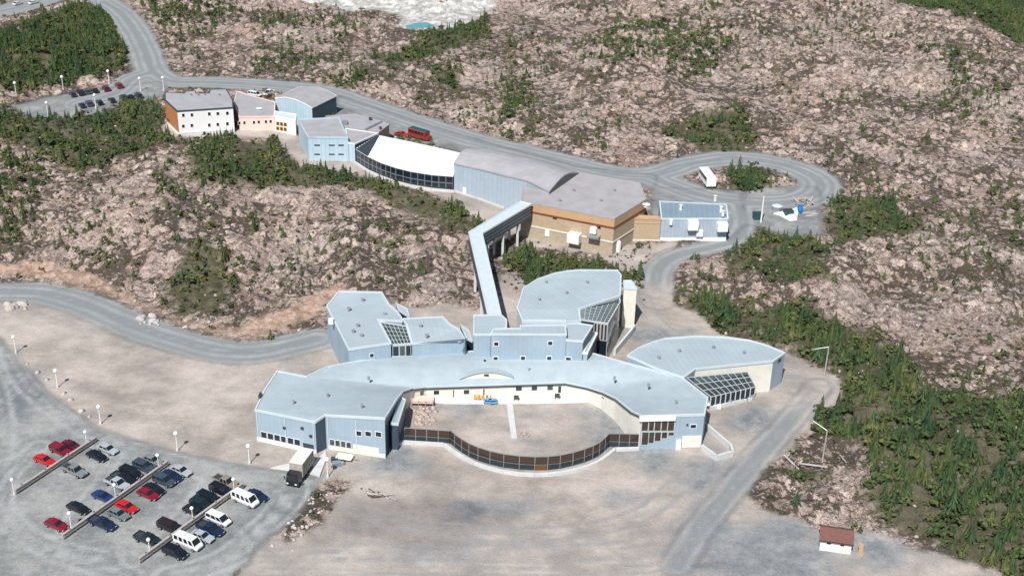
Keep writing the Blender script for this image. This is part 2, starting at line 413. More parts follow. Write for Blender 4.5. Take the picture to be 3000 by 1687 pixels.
def ground(x, y):
    """height and masks at world points"""
    w = (fbm(x, y, 1, 7.0, 3) - .5) * 7
    w2 = (fbm(x, y, 4, 3.0, 2) - .5) * 1.6
    road = sst(samp(S_road, x, y) + w2, -.5, .8) * sst(np.minimum(np.hypot(x-END1[0], y-END1[1]), np.hypot(x-END2[0], y-END2[1])) + w, 3, 16)
    grey = sst(samp(S_grey, x, y) + w2*.8, -.5, .5)
    sand = sst(samp(S_sand, x, y) + w * .45, -1.2, 1.2)
    white = sst(samp(S_white, x, y) + w, -2, 2)
    flat = np.maximum.reduce([road, grey, sand, white*.7])
    made = np.maximum.reduce([samp(S_road, x, y), samp(S_grey, x, y), samp(S_sand, x, y)])
    away = sst(-made, -.5, 5.0)                       # 1 well clear of anything graded
    far = sst(-made, 4.0, 30.0)
    th = .35
    xr = x*math.cos(th) + y*math.sin(th); yr = -x*math.sin(th) + y*math.cos(th)
    big = (fbm(x, y, 0, 42, 3) - .40) * 14.0
    slab = 1 - np.abs(fbm(xr*.5, yr, 2, 7.0, 3) - .5) * 2           # ridges of bare bedrock
    slab2 = 1 - np.abs(fbm(xr*.5 + 50, yr, 5, 2.8, 2) - .5) * 2
    lump = fbm(xr*.7, yr, 6, 1.7, 2)
    tr_ = fbm(xr*.7, yr, 3, 6.0, 3)*9; ter = np.floor(tr_) + sst(tr_ - np.floor(tr_), .62, 1.0)      # ledges
    h = away * (.75 + (ter - 4.5)*.42*sst(-made, 1, 6) + far*big + slab*1.9 - 1.6 + slab2*1.5 - 1.15 + (lump-.5)*1.1)
    h = h + (1 - away) * (fbm(x, y, 3, 9, 2) - .5) * .16
    h = np.maximum(h, -.35)
    cav = np.clip((1-slab)*1.1 + (1-slab2)*.8 + (1-lump)*.45, 0, 1.6) * away * (1 - .6*sst(samp(S_lr, x, y), -3, 1))
    masks = dict(road=road, grey=grey, sand=sand, white=white,
                 rust=sst(samp(S_rust, x, y) + w*.3, -1, 1.5) * away,
                 dull=sst(samp(S_dull, x, y) + w*1.4, -3, 5),
                 damp=sst(samp(S_damp, x, y) + w*1.3, -2, 4), edge=np.clip(np.maximum(.55*sst(1.1 - np.abs(samp(S_grey, x, y) + w2*.6), 0, .9), .5*sst(.9 - np.abs(samp(S_road, x, y) + w2*.5 + .5), 0, .8)) * (.55 + .9*(fbm(x, y, 0, 5, 3)-.3)) * (1 - sst(samp(S_grey, x, y), 2, 4)), 0, 1),
                 track=sst(3.0 - samp(S_trk, x, y), 0, 1.2) * (.5 + .5*np.cos(samp(S_trk, x, y)*3.4 + 1.5*w2)) * np.maximum(sand, grey), veg=sst(samp(S_veg, x, y) + w, -2, 3) * (1-flat),
                 lane=samp(S_lane, x, y), cav=cav, lotrock=sst(samp(S_lr, x, y), 0, 2))
    return h, masks
def hz(x, y):
    h, _ = ground(np.array([float(x)]), np.array([float(y)])); return float(h[0])
# ------------------------------------------------------------------ ground material
def ground_material():
    m, nt, bs = nmat('bedrock_gravel_sand')
    A = lambda n: node(nt, 'ShaderNodeAttribute', attribute_name=n).outputs['Fac']
    a_surf = nt.nodes.new('ShaderNodeAttribute'); a_surf.attribute_name = 'surf'      # r road, g sand, b grey
    a_oth = nt.nodes.new('ShaderNodeAttribute'); a_oth.attribute_name = 'extra'       # r rust, g damp, b veg
    a_cav = nt.nodes.new('ShaderNodeAttribute'); a_cav.attribute_name = 'detail'      # r crevice, g white, b wheel tracks
    def sep(a):
        s = nt.nodes.new('ShaderNodeSeparateColor'); nt.links.new(a.outputs['Color'], s.inputs[0]); return s.outputs
    s1, s2, s3 = sep(a_surf), sep(a_oth), sep(a_cav)
    # bare rock: pink-tan and grey sheets broken by lichen, soil and low scrub
    big = noise(nt, .035, 3, .5)
    wob = nt.nodes.new('ShaderNodeTexNoise'); wob.inputs['Scale'].default_value = .5; wob.inputs['Detail'].default_value = 4; wob.inputs['Roughness'].default_value = .7
    pos = nt.nodes.new('ShaderNodeNewGeometry').outputs['Position']; nt.links.new(pos, wob.inputs['Vector'])
    wv = node(nt, 'ShaderNodeVectorMath', operation='MULTIPLY_ADD'); nt.links.new(wob.outputs['Color'], wv.inputs[0]); wv.inputs[1].default_value = (5.5, 5.5, 0); nt.links.new(pos, wv.inputs[2])
    flat_ = node(nt, 'ShaderNodeVectorMath', operation='MULTIPLY'); nt.links.new(wv.outputs[0], flat_.inputs[0]); flat_.inputs[1].default_value = (.8, 1, .3)
    def vor(scale, feat):
        v = nt.nodes.new('ShaderNodeTexVoronoi'); v.feature = feat; v.inputs['Scale'].default_value = scale; nt.links.new(flat_.outputs[0], v.inputs['Vector']); return v
    base = ramp(nt, big, [(.38, (.43, .335, .295)), (.5, (.40, .345, .315)), (.62, (.345, .33, .315))])
    cell = vor(.30, 'F1'); cs = nt.nodes.new('ShaderNodeSeparateColor'); nt.links.new(cell.outputs['Color'], cs.inputs[0])
    base = mixc(nt, cs.outputs[0], base, (.58, .515, .475))
    cell2 = vor(.8, 'F1'); cs2 = nt.nodes.new('ShaderNodeSeparateColor'); nt.links.new(cell2.outputs['Color'], cs2.inputs[0])
    base = mixc(nt, 1.0, base, ramp(nt, cs2.outputs[1], [(0, (.62, .60, .58)), (.5, (.95, .93, .92)), (1, (1.12, 1.08, 1.05))]), 'MULTIPLY')
    gapc = mixc(nt, noise(nt, .35, 4, .7), (.045, .04, .032), (.13, .11, .09))
    e1 = vor(.30, 'DISTANCE_TO_EDGE'); e2 = vor(.8, 'DISTANCE_TO_EDGE')
    openn = noise(nt, .045, 5, .7)
    g1 = node(nt, 'ShaderNodeMath', operation='MULTIPLY_ADD'); nt.links.new(openn, g1.inputs[0]); g1.inputs[1].default_value = 1.1; g1.inputs[2].default_value = -.50
    d1 = node(nt, 'ShaderNodeMath', operation='SUBTRACT'); nt.links.new(e1.outputs[0], d1.inputs[0]); nt.links.new(g1.outputs[0], d1.inputs[1])
    base = mixc(nt, ramp(nt, d1.outputs[0], [(0.0, (1, 1, 1)), (.07, (0, 0, 0))]), base, gapc)
    base = mixc(nt, ramp(nt, e2.outputs[0], [(.015, (.8,)*3), (.09, (0, 0, 0))]), base, gapc)
    n3 = noise(nt, .16, 6, .8)
    base = mixc(nt, ramp(nt, n3, [(.56, (0, 0, 0)), (.62, (.75, .75, .75))]), base, mixc(nt, noise(nt, 1.5, 4, .8), (.06, .07, .03), (.20, .17, .10)))
    n4 = noise(nt, 1.1, 6, .8)
    base = mixc(nt, ramp(nt, n4, [(.55, (0, 0, 0)), (.60, (.68, .68, .68))]), base, (.085, .075, .05))
    base = mixc(nt, ramp(nt, n4, [(.38, (.8, .8, .8)), (.44, (0, 0, 0))]), base, (.62, .57, .54))
    base = mixc(nt, 1.0, base, (1.0, .92, .885), 'MULTIPLY')
    # woodland floor
    vf = mixc(nt, noise(nt, .5, 4, .7), (.042, .052, .024), (.125, .112, .066))
    fm = node(nt, 'ShaderNodeMath', operation='MULTIPLY'); nt.links.new(s2[2], fm.inputs[0]); fm.inputs[1].default_value = .85
    base = mixc(nt, fm.outputs[0], base, vf)
    # rusty cut bank
    rs = mixc(nt, ramp(nt, noise(nt, .7, 5, .8), [(.38, (0, 0, 0)), (.60, (1, 1, 1))]), (.33, .20, .14), (.58, .44, .35))
    base = mixc(nt, s2[0], base, rs)
    wh = mixc(nt, ramp(nt, noise(nt, .22, 6, .8), [(.42, (0, 0, 0)), (.56, (1, 1, 1))]), (.72, .72, .68), (.36, .34, .32))
    base = mixc(nt, s3[1], base, wh)
    # sand yard with scraped streaks
    sd_ = ramp(nt, noise(nt, .06, 6, .65), [(.38, (.35, .312, .28)), (.48, (.435, .383, .34)), (.60, (.53, .47, .42))])
    sd_ = mixc(nt, ramp(nt, noise(nt, .3, 4, .65, vscale=(.35, 1.3, 1, .15)), [(.35, (.86,)*3), (.65, (1.06,)*3)]), (0, 0, 0), sd_) if False else \
        mixc(nt, 1.0, sd_, ramp(nt, noise(nt, .22, 6, .75, vscale=(.7, 1, 1, .5)), [(.38, (.80,)*3), (.60, (1.05,)*3)]), 'MULTIPLY')
    gy_ = ramp(nt, noise(nt, .22, 6, .75), [(.38, (.18, .20, .21)), (.52, (.27, .28, .285)), (.66, (.37, .365, .36))])
    sd_ = mixc(nt, mixc(nt, 1.0, s2[1], ramp(nt, noise(nt, .16, 6, .75), [(.30, (.1,)*3), (.44, (1, 1, 1))]), 'MULTIPLY'), sd_, gy_)
    base = mixc(nt, s1[1], base, sd_)
    sdm = mixc(nt, 1.0, sd_, (.66, .67, .69), 'MULTIPLY')
    base = mixc(nt, s1[1], base, mixc(nt, a_cav.outputs['Alpha'], sd_, sdm))
    # gravel lots and roads
    gv = ramp(nt, noise(nt, .07, 6, .7), [(.38, (.205, .22, .22)), (.5, (.285, .295, .29)), (.60, (.385, .385, .37))])
    gv = mixc(nt, 1.0, gv, ramp(nt, noise(nt, .6, 6, .75), [(.36, (.78,)*3), (.62, (1.03,)*3)]), 'MULTIPLY')
    gv = mixc(nt, mixc(nt, 1.0, s2[1], ramp(nt, noise(nt, .12, 6, .75), [(.36, (0, 0, 0)), (.52, (1, 1, 1))]), 'MULTIPLY'), gv, (.17, .19, .20))
    base = mixc(nt, s1[2], base, gv)
    rd = ramp(nt, noise(nt, .15, 6, .7), [(.36, (.28, .30, .30)), (.62, (.39, .40, .395))])
    rd = mixc(nt, s3[2], (.24, .26, .262), rd)
    base = mixc(nt, s1[0], base, rd)
    tk = node(nt, 'ShaderNodeMath', operation='MULTIPLY'); nt.links.new(a_oth.outputs['Alpha'], tk.inputs[0]); nt.links.new(ramp(nt, noise(nt, .3, 4, .7), [(.35, (.25,)*3), (.6, (1,)*3)]), tk.inputs[1])
    base = mixc(nt, tk.outputs[0], base, mixc(nt, s1[2], (.30, .30, .295), (.42, .43, .425)))
    base = mixc(nt, a_surf.outputs['Alpha'], base, (.13, .14, .142))
    fine = ramp(nt, noise(nt, 3.5, 4, .7), [(.34, (.76,)*3), (.66, (1.06,)*3)])
    base = mixc(nt, 1.0, base, fine, 'MULTIPLY')
    nt.links.new(base, bs.inputs['Base Color'])
    bs.inputs['Roughness'].default_value = .95
    bs.inputs['Specular IOR Level'].default_value = .15
    bp = node(nt, 'ShaderNodeBump'); bp.inputs['Distance'].default_value = .35
    rough_ = node(nt, 'ShaderNodeMath', operation='ADD'); nt.links.new(s1[0], rough_.inputs[0]); nt.links.new(s1[1], rough_.inputs[1])
    r2 = node(nt, 'ShaderNodeMath', operation='ADD'); nt.links.new(rough_.outputs[0], r2.inputs[0]); nt.links.new(s1[2], r2.inputs[1])
    st = ramp(nt, r2.outputs[0], [(0, (.9,)*3), (1, (.12,)*3)])
    nt.links.new(st, bp.inputs['Strength']); nt.links.new(noise(nt, 1.1, 6, .8), bp.inputs['Height'])
    nt.links.new(bp.outputs[0], bs.inputs['Normal'])
    return m
M['ground'] = ground_material()
# ------------------------------------------------------------------ terrain: one relief, parted into bedrock, gravel, road and yard sheets
def grid_sheets():
    c = .62
    xs = np.arange(-262, 262, c); ys = np.arange(128, 600, c)
    X, Y = np.meshgrid(xs, ys, indexing='ij')
    X = X + (rng.random(X.shape) - .5) * .3*c; Y = Y + (rng.random(Y.shape) - .5) * .3*c
    h, mk = ground(X.ravel(), Y.ravel())
    nx, ny = X.shape
    hw = (Y[0] if False else Y) * .43 + 22
    keep = (np.abs(X) < hw)
    idx = np.arange(nx*ny).reshape(nx, ny)
    q = np.stack([idx[:-1, :-1], idx[1:, :-1], idx[1:, 1:], idx[:-1, 1:]], -1)
    kq = (keep[:-1, :-1] & keep[1:, :-1] & keep[1:, 1:] & keep[:-1, 1:])
    a = {k: v.reshape(nx, ny) for k, v in mk.items()}
    lane = a['lane']; tr = .5 + .5*np.cos(lane*2.6 + 2*fbm(X.ravel(), Y.ravel(), 2, 9, 2).reshape(nx, ny))
    cls = np.zeros(X.shape, int)
    cls[a['sand'] > .5] = 1; cls[a['grey'] > .5] = 2; cls[a['road'] > .5] = 3
    cq = cls[:-1, :-1]
    surf = np.stack([mk['road'], mk['sand'], mk['grey'], mk['edge']], -1)
    ext = np.stack([mk['rust'], mk['damp'], mk['veg'], mk['track']], -1)
    det = np.stack([mk['cav'], mk['white'], tr.ravel(), mk['dull']], -1)
    names = ['bedrock_ground', 'sand_yard', 'gravel_lot', 'gravel_road']
    for k in range(4):
        sel = q[kq & (cq == k)]
        used, inv = np.unique(sel.ravel(), return_inverse=True)
        me = bpy.data.meshes.new(names[k])
        me.vertices.add(len(used)); me.loops.add(len(inv)); me.polygons.add(len(sel))
        co = np.stack([X.ravel()[used], Y.ravel()[used], h[used]], -1)
        me.vertices.foreach_set('co', co.ravel())
        me.loops.foreach_set('vertex_index', inv.astype(np.int32))
        me.polygons.foreach_set('loop_start', np.arange(len(sel), dtype=np.int32) * 4)
        me.polygons.foreach_set('use_smooth', np.ones(len(sel), bool))
        me.update()
        for nm, arr in (('surf', surf), ('extra', ext), ('detail', det)):
            at = me.attributes.new(nm, 'FLOAT_COLOR', 'POINT')
            at.data.foreach_set('color', arr[used].astype(np.float32).ravel())
        tag(link(names[k], me, None, M['ground']), kind='structure')
grid_sheets()
# the country around it, out to the horizon, a little lower than the detailed relief
def far_ground():
    xs = np.concatenate([np.arange(-4000, -300, 100), np.arange(-300, 301, 20), np.arange(400, 4001, 100)]).astype(float)
    ys = np.concatenate([np.arange(-1500, 100, 100), np.arange(100, 701, 20), np.arange(800, 6001, 130)]).astype(float)
    X, Y = np.meshgrid(xs, ys, indexing='ij')
    inside = (np.abs(X) < Y*.43 + 42) & (Y > 110) & (Y < 620)
    Z = np.where(inside, -6.0, -.3 + 0*X)
    n = len(ys)
    f = [(i*n+j, (i+1)*n+j, (i+1)*n+j+1, i*n+j+1) for i in range(len(xs)-1) for j in range(n-1)]
    me = bpy.data.meshes.new('outlying_ground')
    me.from_pydata(np.stack([X.ravel(), Y.ravel(), Z.ravel()], -1).tolist(), [], f)
    tag(link('outlying_ground', me, None, M['ground']), kind='structure')
far_ground()
# ------------------------------------------------------------------ building kit
def T(x, y, h): return (*P(x, y, h), h)          # corner whose roof edge is seen at x, y
def B(x, y, h): return (*P(x, y, 0), h)          # corner whose foot is seen at x, y
def Z(x, y, z, h): return (*P(x, y, z), h)       # corner seen where it meets level z
def outline(pts, off):
    n = len(pts); area = sum(pts[i][0]*pts[(i+1) % n][1] - pts[(i+1) % n][0]*pts[i][1] for i in range(n))
    s = 1 if area > 0 else -1
    out = []
    for i in range(n):
        a, b, c = (Vector(pts[k % n][:2]) for k in (i-1, i, i+1))
        d1 = (b-a).normalized(); d2 = (c-b).normalized()
        n1 = Vector((d1.y, -d1.x))*s; n2 = Vector((d2.y, -d2.x))*s
        mtr = n1 + n2
        k = 1 / max(.35, (1 + n1.dot(n2)))
        out.append((b.x + mtr.x*k*off, b.y + mtr.y*k*off, pts[i][2]))
    return out, s
class Shell:
    def __init__(s, name, parent, pts, wall, roof, trim='trim', z0=-.6, rim=.16, flat_roof=True, label=None, rimin=.2, soft=False):
        s.pts = pts; n = len(pts)
        mats = [M[w] for w in (wall if isinstance(wall, (list, tuple)) else [wall])]
        s.names = list(wall) if isinstance(wall, (list, tuple)) else [wall]
        _, s.sg = outline(pts, 0)
        s.mb = MB(); s.parent = parent; s.kids = []
        s.z0 = z0
        for i in range(n):
            a, b = pts[i], pts[(i+1) % n]; L = math.dist(a[:2], b[:2])
            mi = i % 1 if len(mats) == 1 else min(s.wallidx(i), len(mats)-1)
            q = [(a[0], a[1], z0), (b[0], b[1], z0), (b[0], b[1], b[2]), (a[0], a[1], a[2])]
            uv = [(0, z0), (L, z0), (L, b[2]), (0, a[2])]
            if s.sg < 0: q.reverse(); uv.reverse()
            s.mb.quad(*q, 0, uv)
        s.ob = s.mb.build(name, mats[:1], parent)
        if label: s.ob['label'] = label
        if flat_roof:
            r = MB(); tri = tessellate_polygon([[Vector((p[0], p[1], 0)) for p in pts]])
            # roof seams run away from the longest front edge
            e = max(((Vector(pts[(i+1) % n][:2]) - Vector(pts[i][:2])) for i in range(n)), key=lambda d: d.length).normalized()
            for t in tri:
                vs = [(pts[k][0], pts[k][1], pts[k][2] - .02) for k in t]
                nz = (Vector(vs[1])-Vector(vs[0])).cross(Vector(vs[2])-Vector(vs[0])).z
                if nz < 0: vs = vs[::-1]
                r.tri(*vs, 0, [(v[0]*e.x + v[1]*e.y, -v[0]*e.y + v[1]*e.x) for v in vs])
            if rim:
                o, _ = outline(pts, .10); inn, _ = outline(pts, -rimin)
                for i in range(n):
                    j = (i+1) % n
                    O0, O1, I0, I1 = o[i], o[j], inn[i], inn[j]
                    up = lambda p, dz: (p[0], p[1], p[2] + dz)
                    A = [up(O0, -.30), up(O1, -.30), up(O1, rim), up(O0, rim)]
                    Bq = [up(O0, rim), up(O1, rim), up(I1, rim), up(I0, rim)]
                    Cq = [up(I0, rim), up(I1, rim), up(I1, -.1), up(I0, -.1)]
                    Dq = [up(O1, -.30), up(O0, -.30), up(pts[i], -.30), up(pts[j], -.30)]
                    Dq = [up(O1, -.30), up(O0, -.30), (pts[i][0], pts[i][1], pts[i][2]-.30), (pts[j][0], pts[j][1], pts[j][2]-.30)]
                    for q in (A, Bq, Cq, Dq):
                        if s.sg < 0: q = q[::-1]
                        r.quad(*q, 1)
            s.roof = r.build('roof', [M[roof], M[trim]], s.ob)
            if soft:
                bm = bmesh.new(); bm.from_mesh(s.roof.data)
                vs = {v for f in bm.faces if f.material_index == 0 for v in f.verts}
                bmesh.ops.remove_doubles(bm, verts=list(vs), dist=.005)
                for f in bm.faces: f.smooth = f.material_index == 0
                bm.to_mesh(s.roof.data); bm.free()
    def wallidx(s, i): return 0
    def frame(s, i):
        a, b = s.pts[i], s.pts[(i+1) % len(s.pts)]
        A = Vector((a[0], a[1], 0)); Bv = Vector((b[0], b[1], 0)); L = (Bv-A).length
        e = (Bv-A)/L; nrm = Vector((e.y, -e.x, 0)) * s.sg
        return A, e, nrm, L
    def uv(s, i, px, py):
        A, e, nrm, L = s.frame(i)
        d = ray(px, py); C = Vector((0, 0, CAM_H))
        t = (A - C).dot(nrm) / d.dot(nrm)
        p = C + d*t
        return (p - A).dot(e), p.z
    def box(s, i, u0, u1, v0, v1, d0, d1, mb, mi=0):
        A, e, nrm, L = s.frame(i)
        q = lambda u, v, d: tuple(A + e*u + nrm*d + Vector((0, 0, v)))
        lo = [q(u0, v0, d0), q(u1, v0, d0), q(u1, v0, d1), q(u0, v0, d1)]
        hi = [q(u0, v1, d0), q(u1, v1, d0), q(u1, v1, d1), q(u0, v1, d1)]
        if s.sg > 0: lo, hi = lo[::-1], hi[::-1]
        mb.loft(lo, hi, mi)
    def panel(s, i, u0, u1, v0, v1, mat, name='wall_panel', d=.05):
        mb = MB(); s.box(i, u0, u1, v0, v1, -.05, d, mb); return mb.build(name, [M[mat]], s.ob)
    def recover(s, i, mat, name='wall_panel', v0=None, drop=.32, d=.02):
        """clads a whole side in another finish or a painted-in shade tone"""
        A, e, nrm, L = s.frame(i); a, b = s.pts[i], s.pts[(i+1) % len(s.pts)]
        mb = MB(); z0 = s.z0 if v0 is None else v0
        q = [tuple(A + nrm*d + Vector((0, 0, z0))), tuple(A + e*L + nrm*d + Vector((0, 0, z0))),
             tuple(A + e*L + nrm*d + Vector((0, 0, b[2]-drop))), tuple(A + nrm*d + Vector((0, 0, a[2]-drop)))]
        uv = [(0, z0), (L, z0), (L, b[2]), (0, a[2])]
        if s.sg < 0: q.reverse(); uv.reverse()
        mb.quad(*q, 0, uv)
        return mb.build(name, [M[mat]], s.ob)
    def window(s, i, u0, u1, v0, v1, frame='mullion', glass='glass', fr=.10, name='window', d=.07):
        if u1 < u0: u0, u1 = u1, u0
        if v1 < v0: v0, v1 = v1, v0
        mb = MB()
        s.box(i, u0, u1, v0, v0+fr, -.05, d, mb); s.box(i, u0, u1, v1-fr, v1, -.05, d, mb)
        s.box(i, u0, u0+fr, v0+fr, v1-fr, -.05, d, mb); s.box(i, u1-fr, u1, v0+fr, v1-fr, -.05, d, mb)
        s.box(i, u0+fr, u1-fr, v0+fr, v1-fr, -.05, d-.02, mb, 1)
        return mb.build(name, [M[frame], M[glass]], s.ob)
    def pwin(s, i, x0, y0, x1, y1, **k):
        a = s.uv(i, x0, y0); b = s.uv(i, x1, y1)
        return s.window(i, a[0], b[0], a[1], b[1], **k)
    def ppanel(s, i, x0, y0, x1, y1, mat, **k):
        a = s.uv(i, x0, y0); b = s.uv(i, x1, y1)
        return s.panel(i, min(a[0], b[0]), max(a[0], b[0]), min(a[1], b[1]), max(a[1], b[1]), mat, **k)
    def row(s, i, u0, u1, n, v0, v1, gap=.12, **k):
        w = (u1 - u0) / n
        for j in range(n): s.window(i, u0 + j*w + gap/2, u0 + (j+1)*w - gap/2, v0, v1, **k)
def thing(name, label, cat, pts=None, loc=None):
    o = empty(name); return tag(o, label, cat)
def barrel(name, parent, rows, wall, roof, trim='trim', z0=-.6, endwall=None):
    """rows: lists of (x, y, z) from the front eave over the ridge to the back eave"""
    pts = list(rows[0]) + [r[-1] for r in rows[1:-1]] + list(reversed(rows[-1])) + [r[0] for r in reversed(rows[1:-1])]
    s = Shell(name, parent, pts, wall, roof, trim, z0=z0, flat_roof=False)
    r = MB(); u = 0
    for j in range(len(rows)-1):
        for i in range(len(rows[0])-1):
            a, b, c, d = rows[j][i], rows[j][i+1], rows[j+1][i+1], rows[j+1][i]
            q = [(a[0], a[1], a[2]), (b[0], b[1], b[2]), (c[0], c[1], c[2]), (d[0], d[1], d[2])]
            if (Vector(q[1])-Vector(q[0])).cross(Vector(q[3])-Vector(q[0])).z < 0: q.reverse()
            r.quad(*q, 0, [(p[0], p[1]) for p in q])
    o, _ = outline(pts, .12); n = len(pts)
    for i in range(n):
        k = (i+1) % n
        q = [(o[i][0], o[i][1], o[i][2]-.3), (o[k][0], o[k][1], o[k][2]-.3), (o[k][0], o[k][1], o[k][2]+.08), (o[i][0], o[i][1], o[i][2]+.08)]
        t = [(o[i][0], o[i][1], o[i][2]+.08), (o[k][0], o[k][1], o[k][2]+.08), (pts[k][0], pts[k][1], pts[k][2]+.06), (pts[i][0], pts[i][1], pts[i][2]+.06)]
        if s.sg < 0: q.reverse(); t.reverse()
        r.quad(*q, 1); r.quad(*t, 1)
    s.roof = r.build('roof', [M[roof], M[trim]], s.ob)
    return s
def arc_rows(front, back, zr, k=5):
    """rows between a front and a back eave, bulging up to zr above the chord"""
    rows = []
    for j in range(k+1):
        t = j/k; b = math.sin(math.pi*t)*zr
        rows.append([(f[0]*(1-t)+g[0]*t, f[1]*(1-t)+g[1]*t, f[2]*(1-t)+g[2]*t+b) for f, g in zip(front, back)])
    return rows
# ================================================================== LOWER BUILDING
school = thing('school_building', 'big pale blue metal-roofed building curving round the sandy courtyard', 'building')
cres = [B(754, 1289, 6.6), B(928, 1328, 6.8), B(957, 1313, 7.2), B(1130, 1341, 8.5),
        T(1164, 1167, 6.2), T(1180, 1148, 4.8), T(1209, 1138, 3.3), T(1247, 1134, 2.7), T(1406, 1129, 2.7), T(1502, 1126, 2.7), T(1656, 1121, 2.7),
        T(1720, 1134, 3.1), T(1765, 1148, 3.9), T(1804, 1167, 4.8), T(1851, 1205, 6.2), B(1873, 1316, 7.3),
        B(2054, 1311, 7.3), T(2074, 1165, 7.0), T(2000, 1107, 6.6), T(1828, 1061, 6.0), T(1740, 1036, 5.2), T(1600, 1028, 4.6), T(1400, 1028, 4.6),
        T(1145, 1045, 5.3), T(1023, 1062, 5.9), T(959, 1074, 6.3), T(898, 1103, 6.6), T(812, 1087, 6.8), T(776, 1140, 6.7)]
cw = Shell('crescent_wing', school, cres, 'siding', 'roof_crescent', 'trim', soft=True)
for i in range(4, 15): cw.recover(i, 'cream' if i > 4 else 'siding_dark', 'courtyard_wall')  # first side is dark siding: shadow on the courtyard's left wall, put into colour
A_, e_, n_, L0 = cw.frame(0); _, _, _, L2 = cw.frame(2); _, _, _, L15 = cw.frame(15)
cw.panel(0, 0, L0-.02, -.3, .75, 'white', 'wall_base', d=.10)
cw.row(0, .8, L0*.74, 6, .85, 2.25, frame='white', glass='glass', fr=.07)
cw.panel(2, .4, L2-.02, -.3, .8, 'cream', 'wall_base', d=.10)
a = cw.uv(2, 1030, 1300)[0]
cw.row(2, .6, a, 4, .85, 2.25, frame='white', glass='glass_green', fr=.07)
for x in (1040.5, 1069, 1099): cw.pwin(2, x, 1259 + (x-1040)*.05, x+20, 1278+(x-1040)*.05, frame='white', fr=.10)
cw.ppanel(2, 1034, 1300, 1110, 1334, 'cream')
cw.recover(1, 'siding_dark', 'dock_wall'); cw.recover(3, 'siding_dark', 'end_wall')  # right-facing sides carry their shade as a darker siding colour
# dock door and roof drains on the left wall
cw.pwin(0, 888, 1296, 922, 1316, name='dock_door', glass='darkmetal', frame='siding_dark')
for x, y in ((834, 1251), (886, 1252), (911, 1275)): cw.ppanel(0, x-4, y-3, x+4, y+4, 'darkmetal', name='wall_vent', d=.3)
for x, y in ((764, 1160), (765, 1213)): cw.ppanel(28, x-3, y-2, x+3, y+3, 'darkmetal', name='wall_vent', d=.3)
# right wing front: tall curtain wall, siding, cream plinth
ys = [1297, 1292, 1286, 1278, 1270]
for k, (x0, x1) in enumerate(((1880, 1899), (1901, 1916), (1918, 1936), (1938, 1955), (1957, 1975))):
    cw.pwin(15, x0, 1230, x1, 1262, glass='bronze', name='window', fr=.12)
    cw.pwin(15, x0, 1264, x1, ys[k]+6, glass='bronze', name='window', fr=.12)
cw.ppanel(15, 1873, 1219, 1978, 1228, 'white', name='canopy', d=.5)
cw.ppanel(15, 2000, 1276, 2052, 1309, 'cream'); cw.pwin(15, 2022, 1242, 2040, 1254, frame='white')
cw.ppanel(15, 2011, 1241, 2016, 1246, 'darkmetal', name='wall_vent', d=.15)
cw.ppanel(15, 1981, 1287, 1992, 1316, 'white', name='service_door', d=.5)
# courtyard doors, windows
for i, x0, x1, y0, y1, g in ((7, 1270, 1287, 1143, 1155, 'glass'), (7, 1326, 1331, 1141, 1166, 'rust'), (7, 1358, 1375, 1141, 1154, 'glass'),
                             (9, 1511, 1529, 1128, 1144, 'glass'), (9, 1557, 1574, 1127, 1143, 'glass'), (9, 1603, 1620, 1127, 1142, 'glass_green'),
                             (8, 1415, 1420, 1138, 1160, 'darkmetal'), (6, 1230, 1242, 1146, 1156, 'glass_green'), (12, 1760, 1771, 1156, 1170, 'glass'), (9, 1635, 1644, 1130, 1150, 'glass')):
    try: cw.pwin(i, x0, y0, x1, y1, glass=g, frame='cream', fr=.05)
    except Exception as ex: print('win', ex)
def downpipe(sh, i, u, v1, mat='trim'):
    sh.panel(i, u-.07, u+.07, .2, v1, mat, 'downpipe', d=.16)
for u in (.02, .5, .97): downpipe(cw, 0, L0*u + (.1 if u < .1 else 0), 6.2)
for u in (.04, .52): downpipe(cw, 2, L2*u, 6.8)
# north-west classroom wings with the glazed court between
w1 = Shell('classroom_wing', school, [Z(1023, 1066, 5.4, 8.7), Z(1146, 1050, 5.2, 8.7), T(1108, 937, 9.0), T(1178, 941, 9.0), T(1176, 930, 9.0), T(1163, 912, 9.0), T(1140, 893, 9.0), T(1118, 856, 9.0), T(993, 854, 8.6), T(957, 897, 8.0)], 'siding', 'roof_blue')
w1.pwin(0, 1082, 1035, 1096, 1046, frame='white')
w2 = Shell('classroom_wing', school, [Z(1208, 1043, 5.1, 8.0), Z(1366, 1030, 5.1, 8.0), T(1362, 992, 8.8), T(1345, 966, 8.8), T(1318, 950, 8.8), T(1297, 928, 8.8), T(1177, 934, 8.8), T(1192, 952, 8.8)], 'siding', 'roof_blue')
w2.recover(2, 'glass'); w2.recover(1, 'glass')  # right-facing sides: their shade is put in as dark glass
an = Shell('glazed_bay', school, [T(1168, 908, 5.6), T(1200, 930, 5.6), T(1192, 905, 5.6), T(1160, 888, 5.6)], 'glass', 'roof_blue')
an2 = Shell('glazed_bay', school, [T(1366, 990, 5.6), T(1383, 1000, 5.6), T(1372, 968, 5.6), T(1348, 950, 5.6)], 'glass', 'roof_blue')
at = Shell('glazed_court', school, [Z(1149, 1047, 5.1, 8.0), Z(1206, 1043, 5.1, 8.0), T(1190, 956, 8.6), T(1112, 943, 8.6)], 'glass', 'glass_green', 'mullion', rim=.15, rimin=.15)
Lc = at.frame(0)[3]
at.window(0, .1, Lc*.36, 5.2, 7.7); at.window(0, Lc*.37, Lc*.68, 5.2, 7.7, glass='glass_green'); at.window(0, Lc*.69, Lc-.1, 5.2, 7.7)
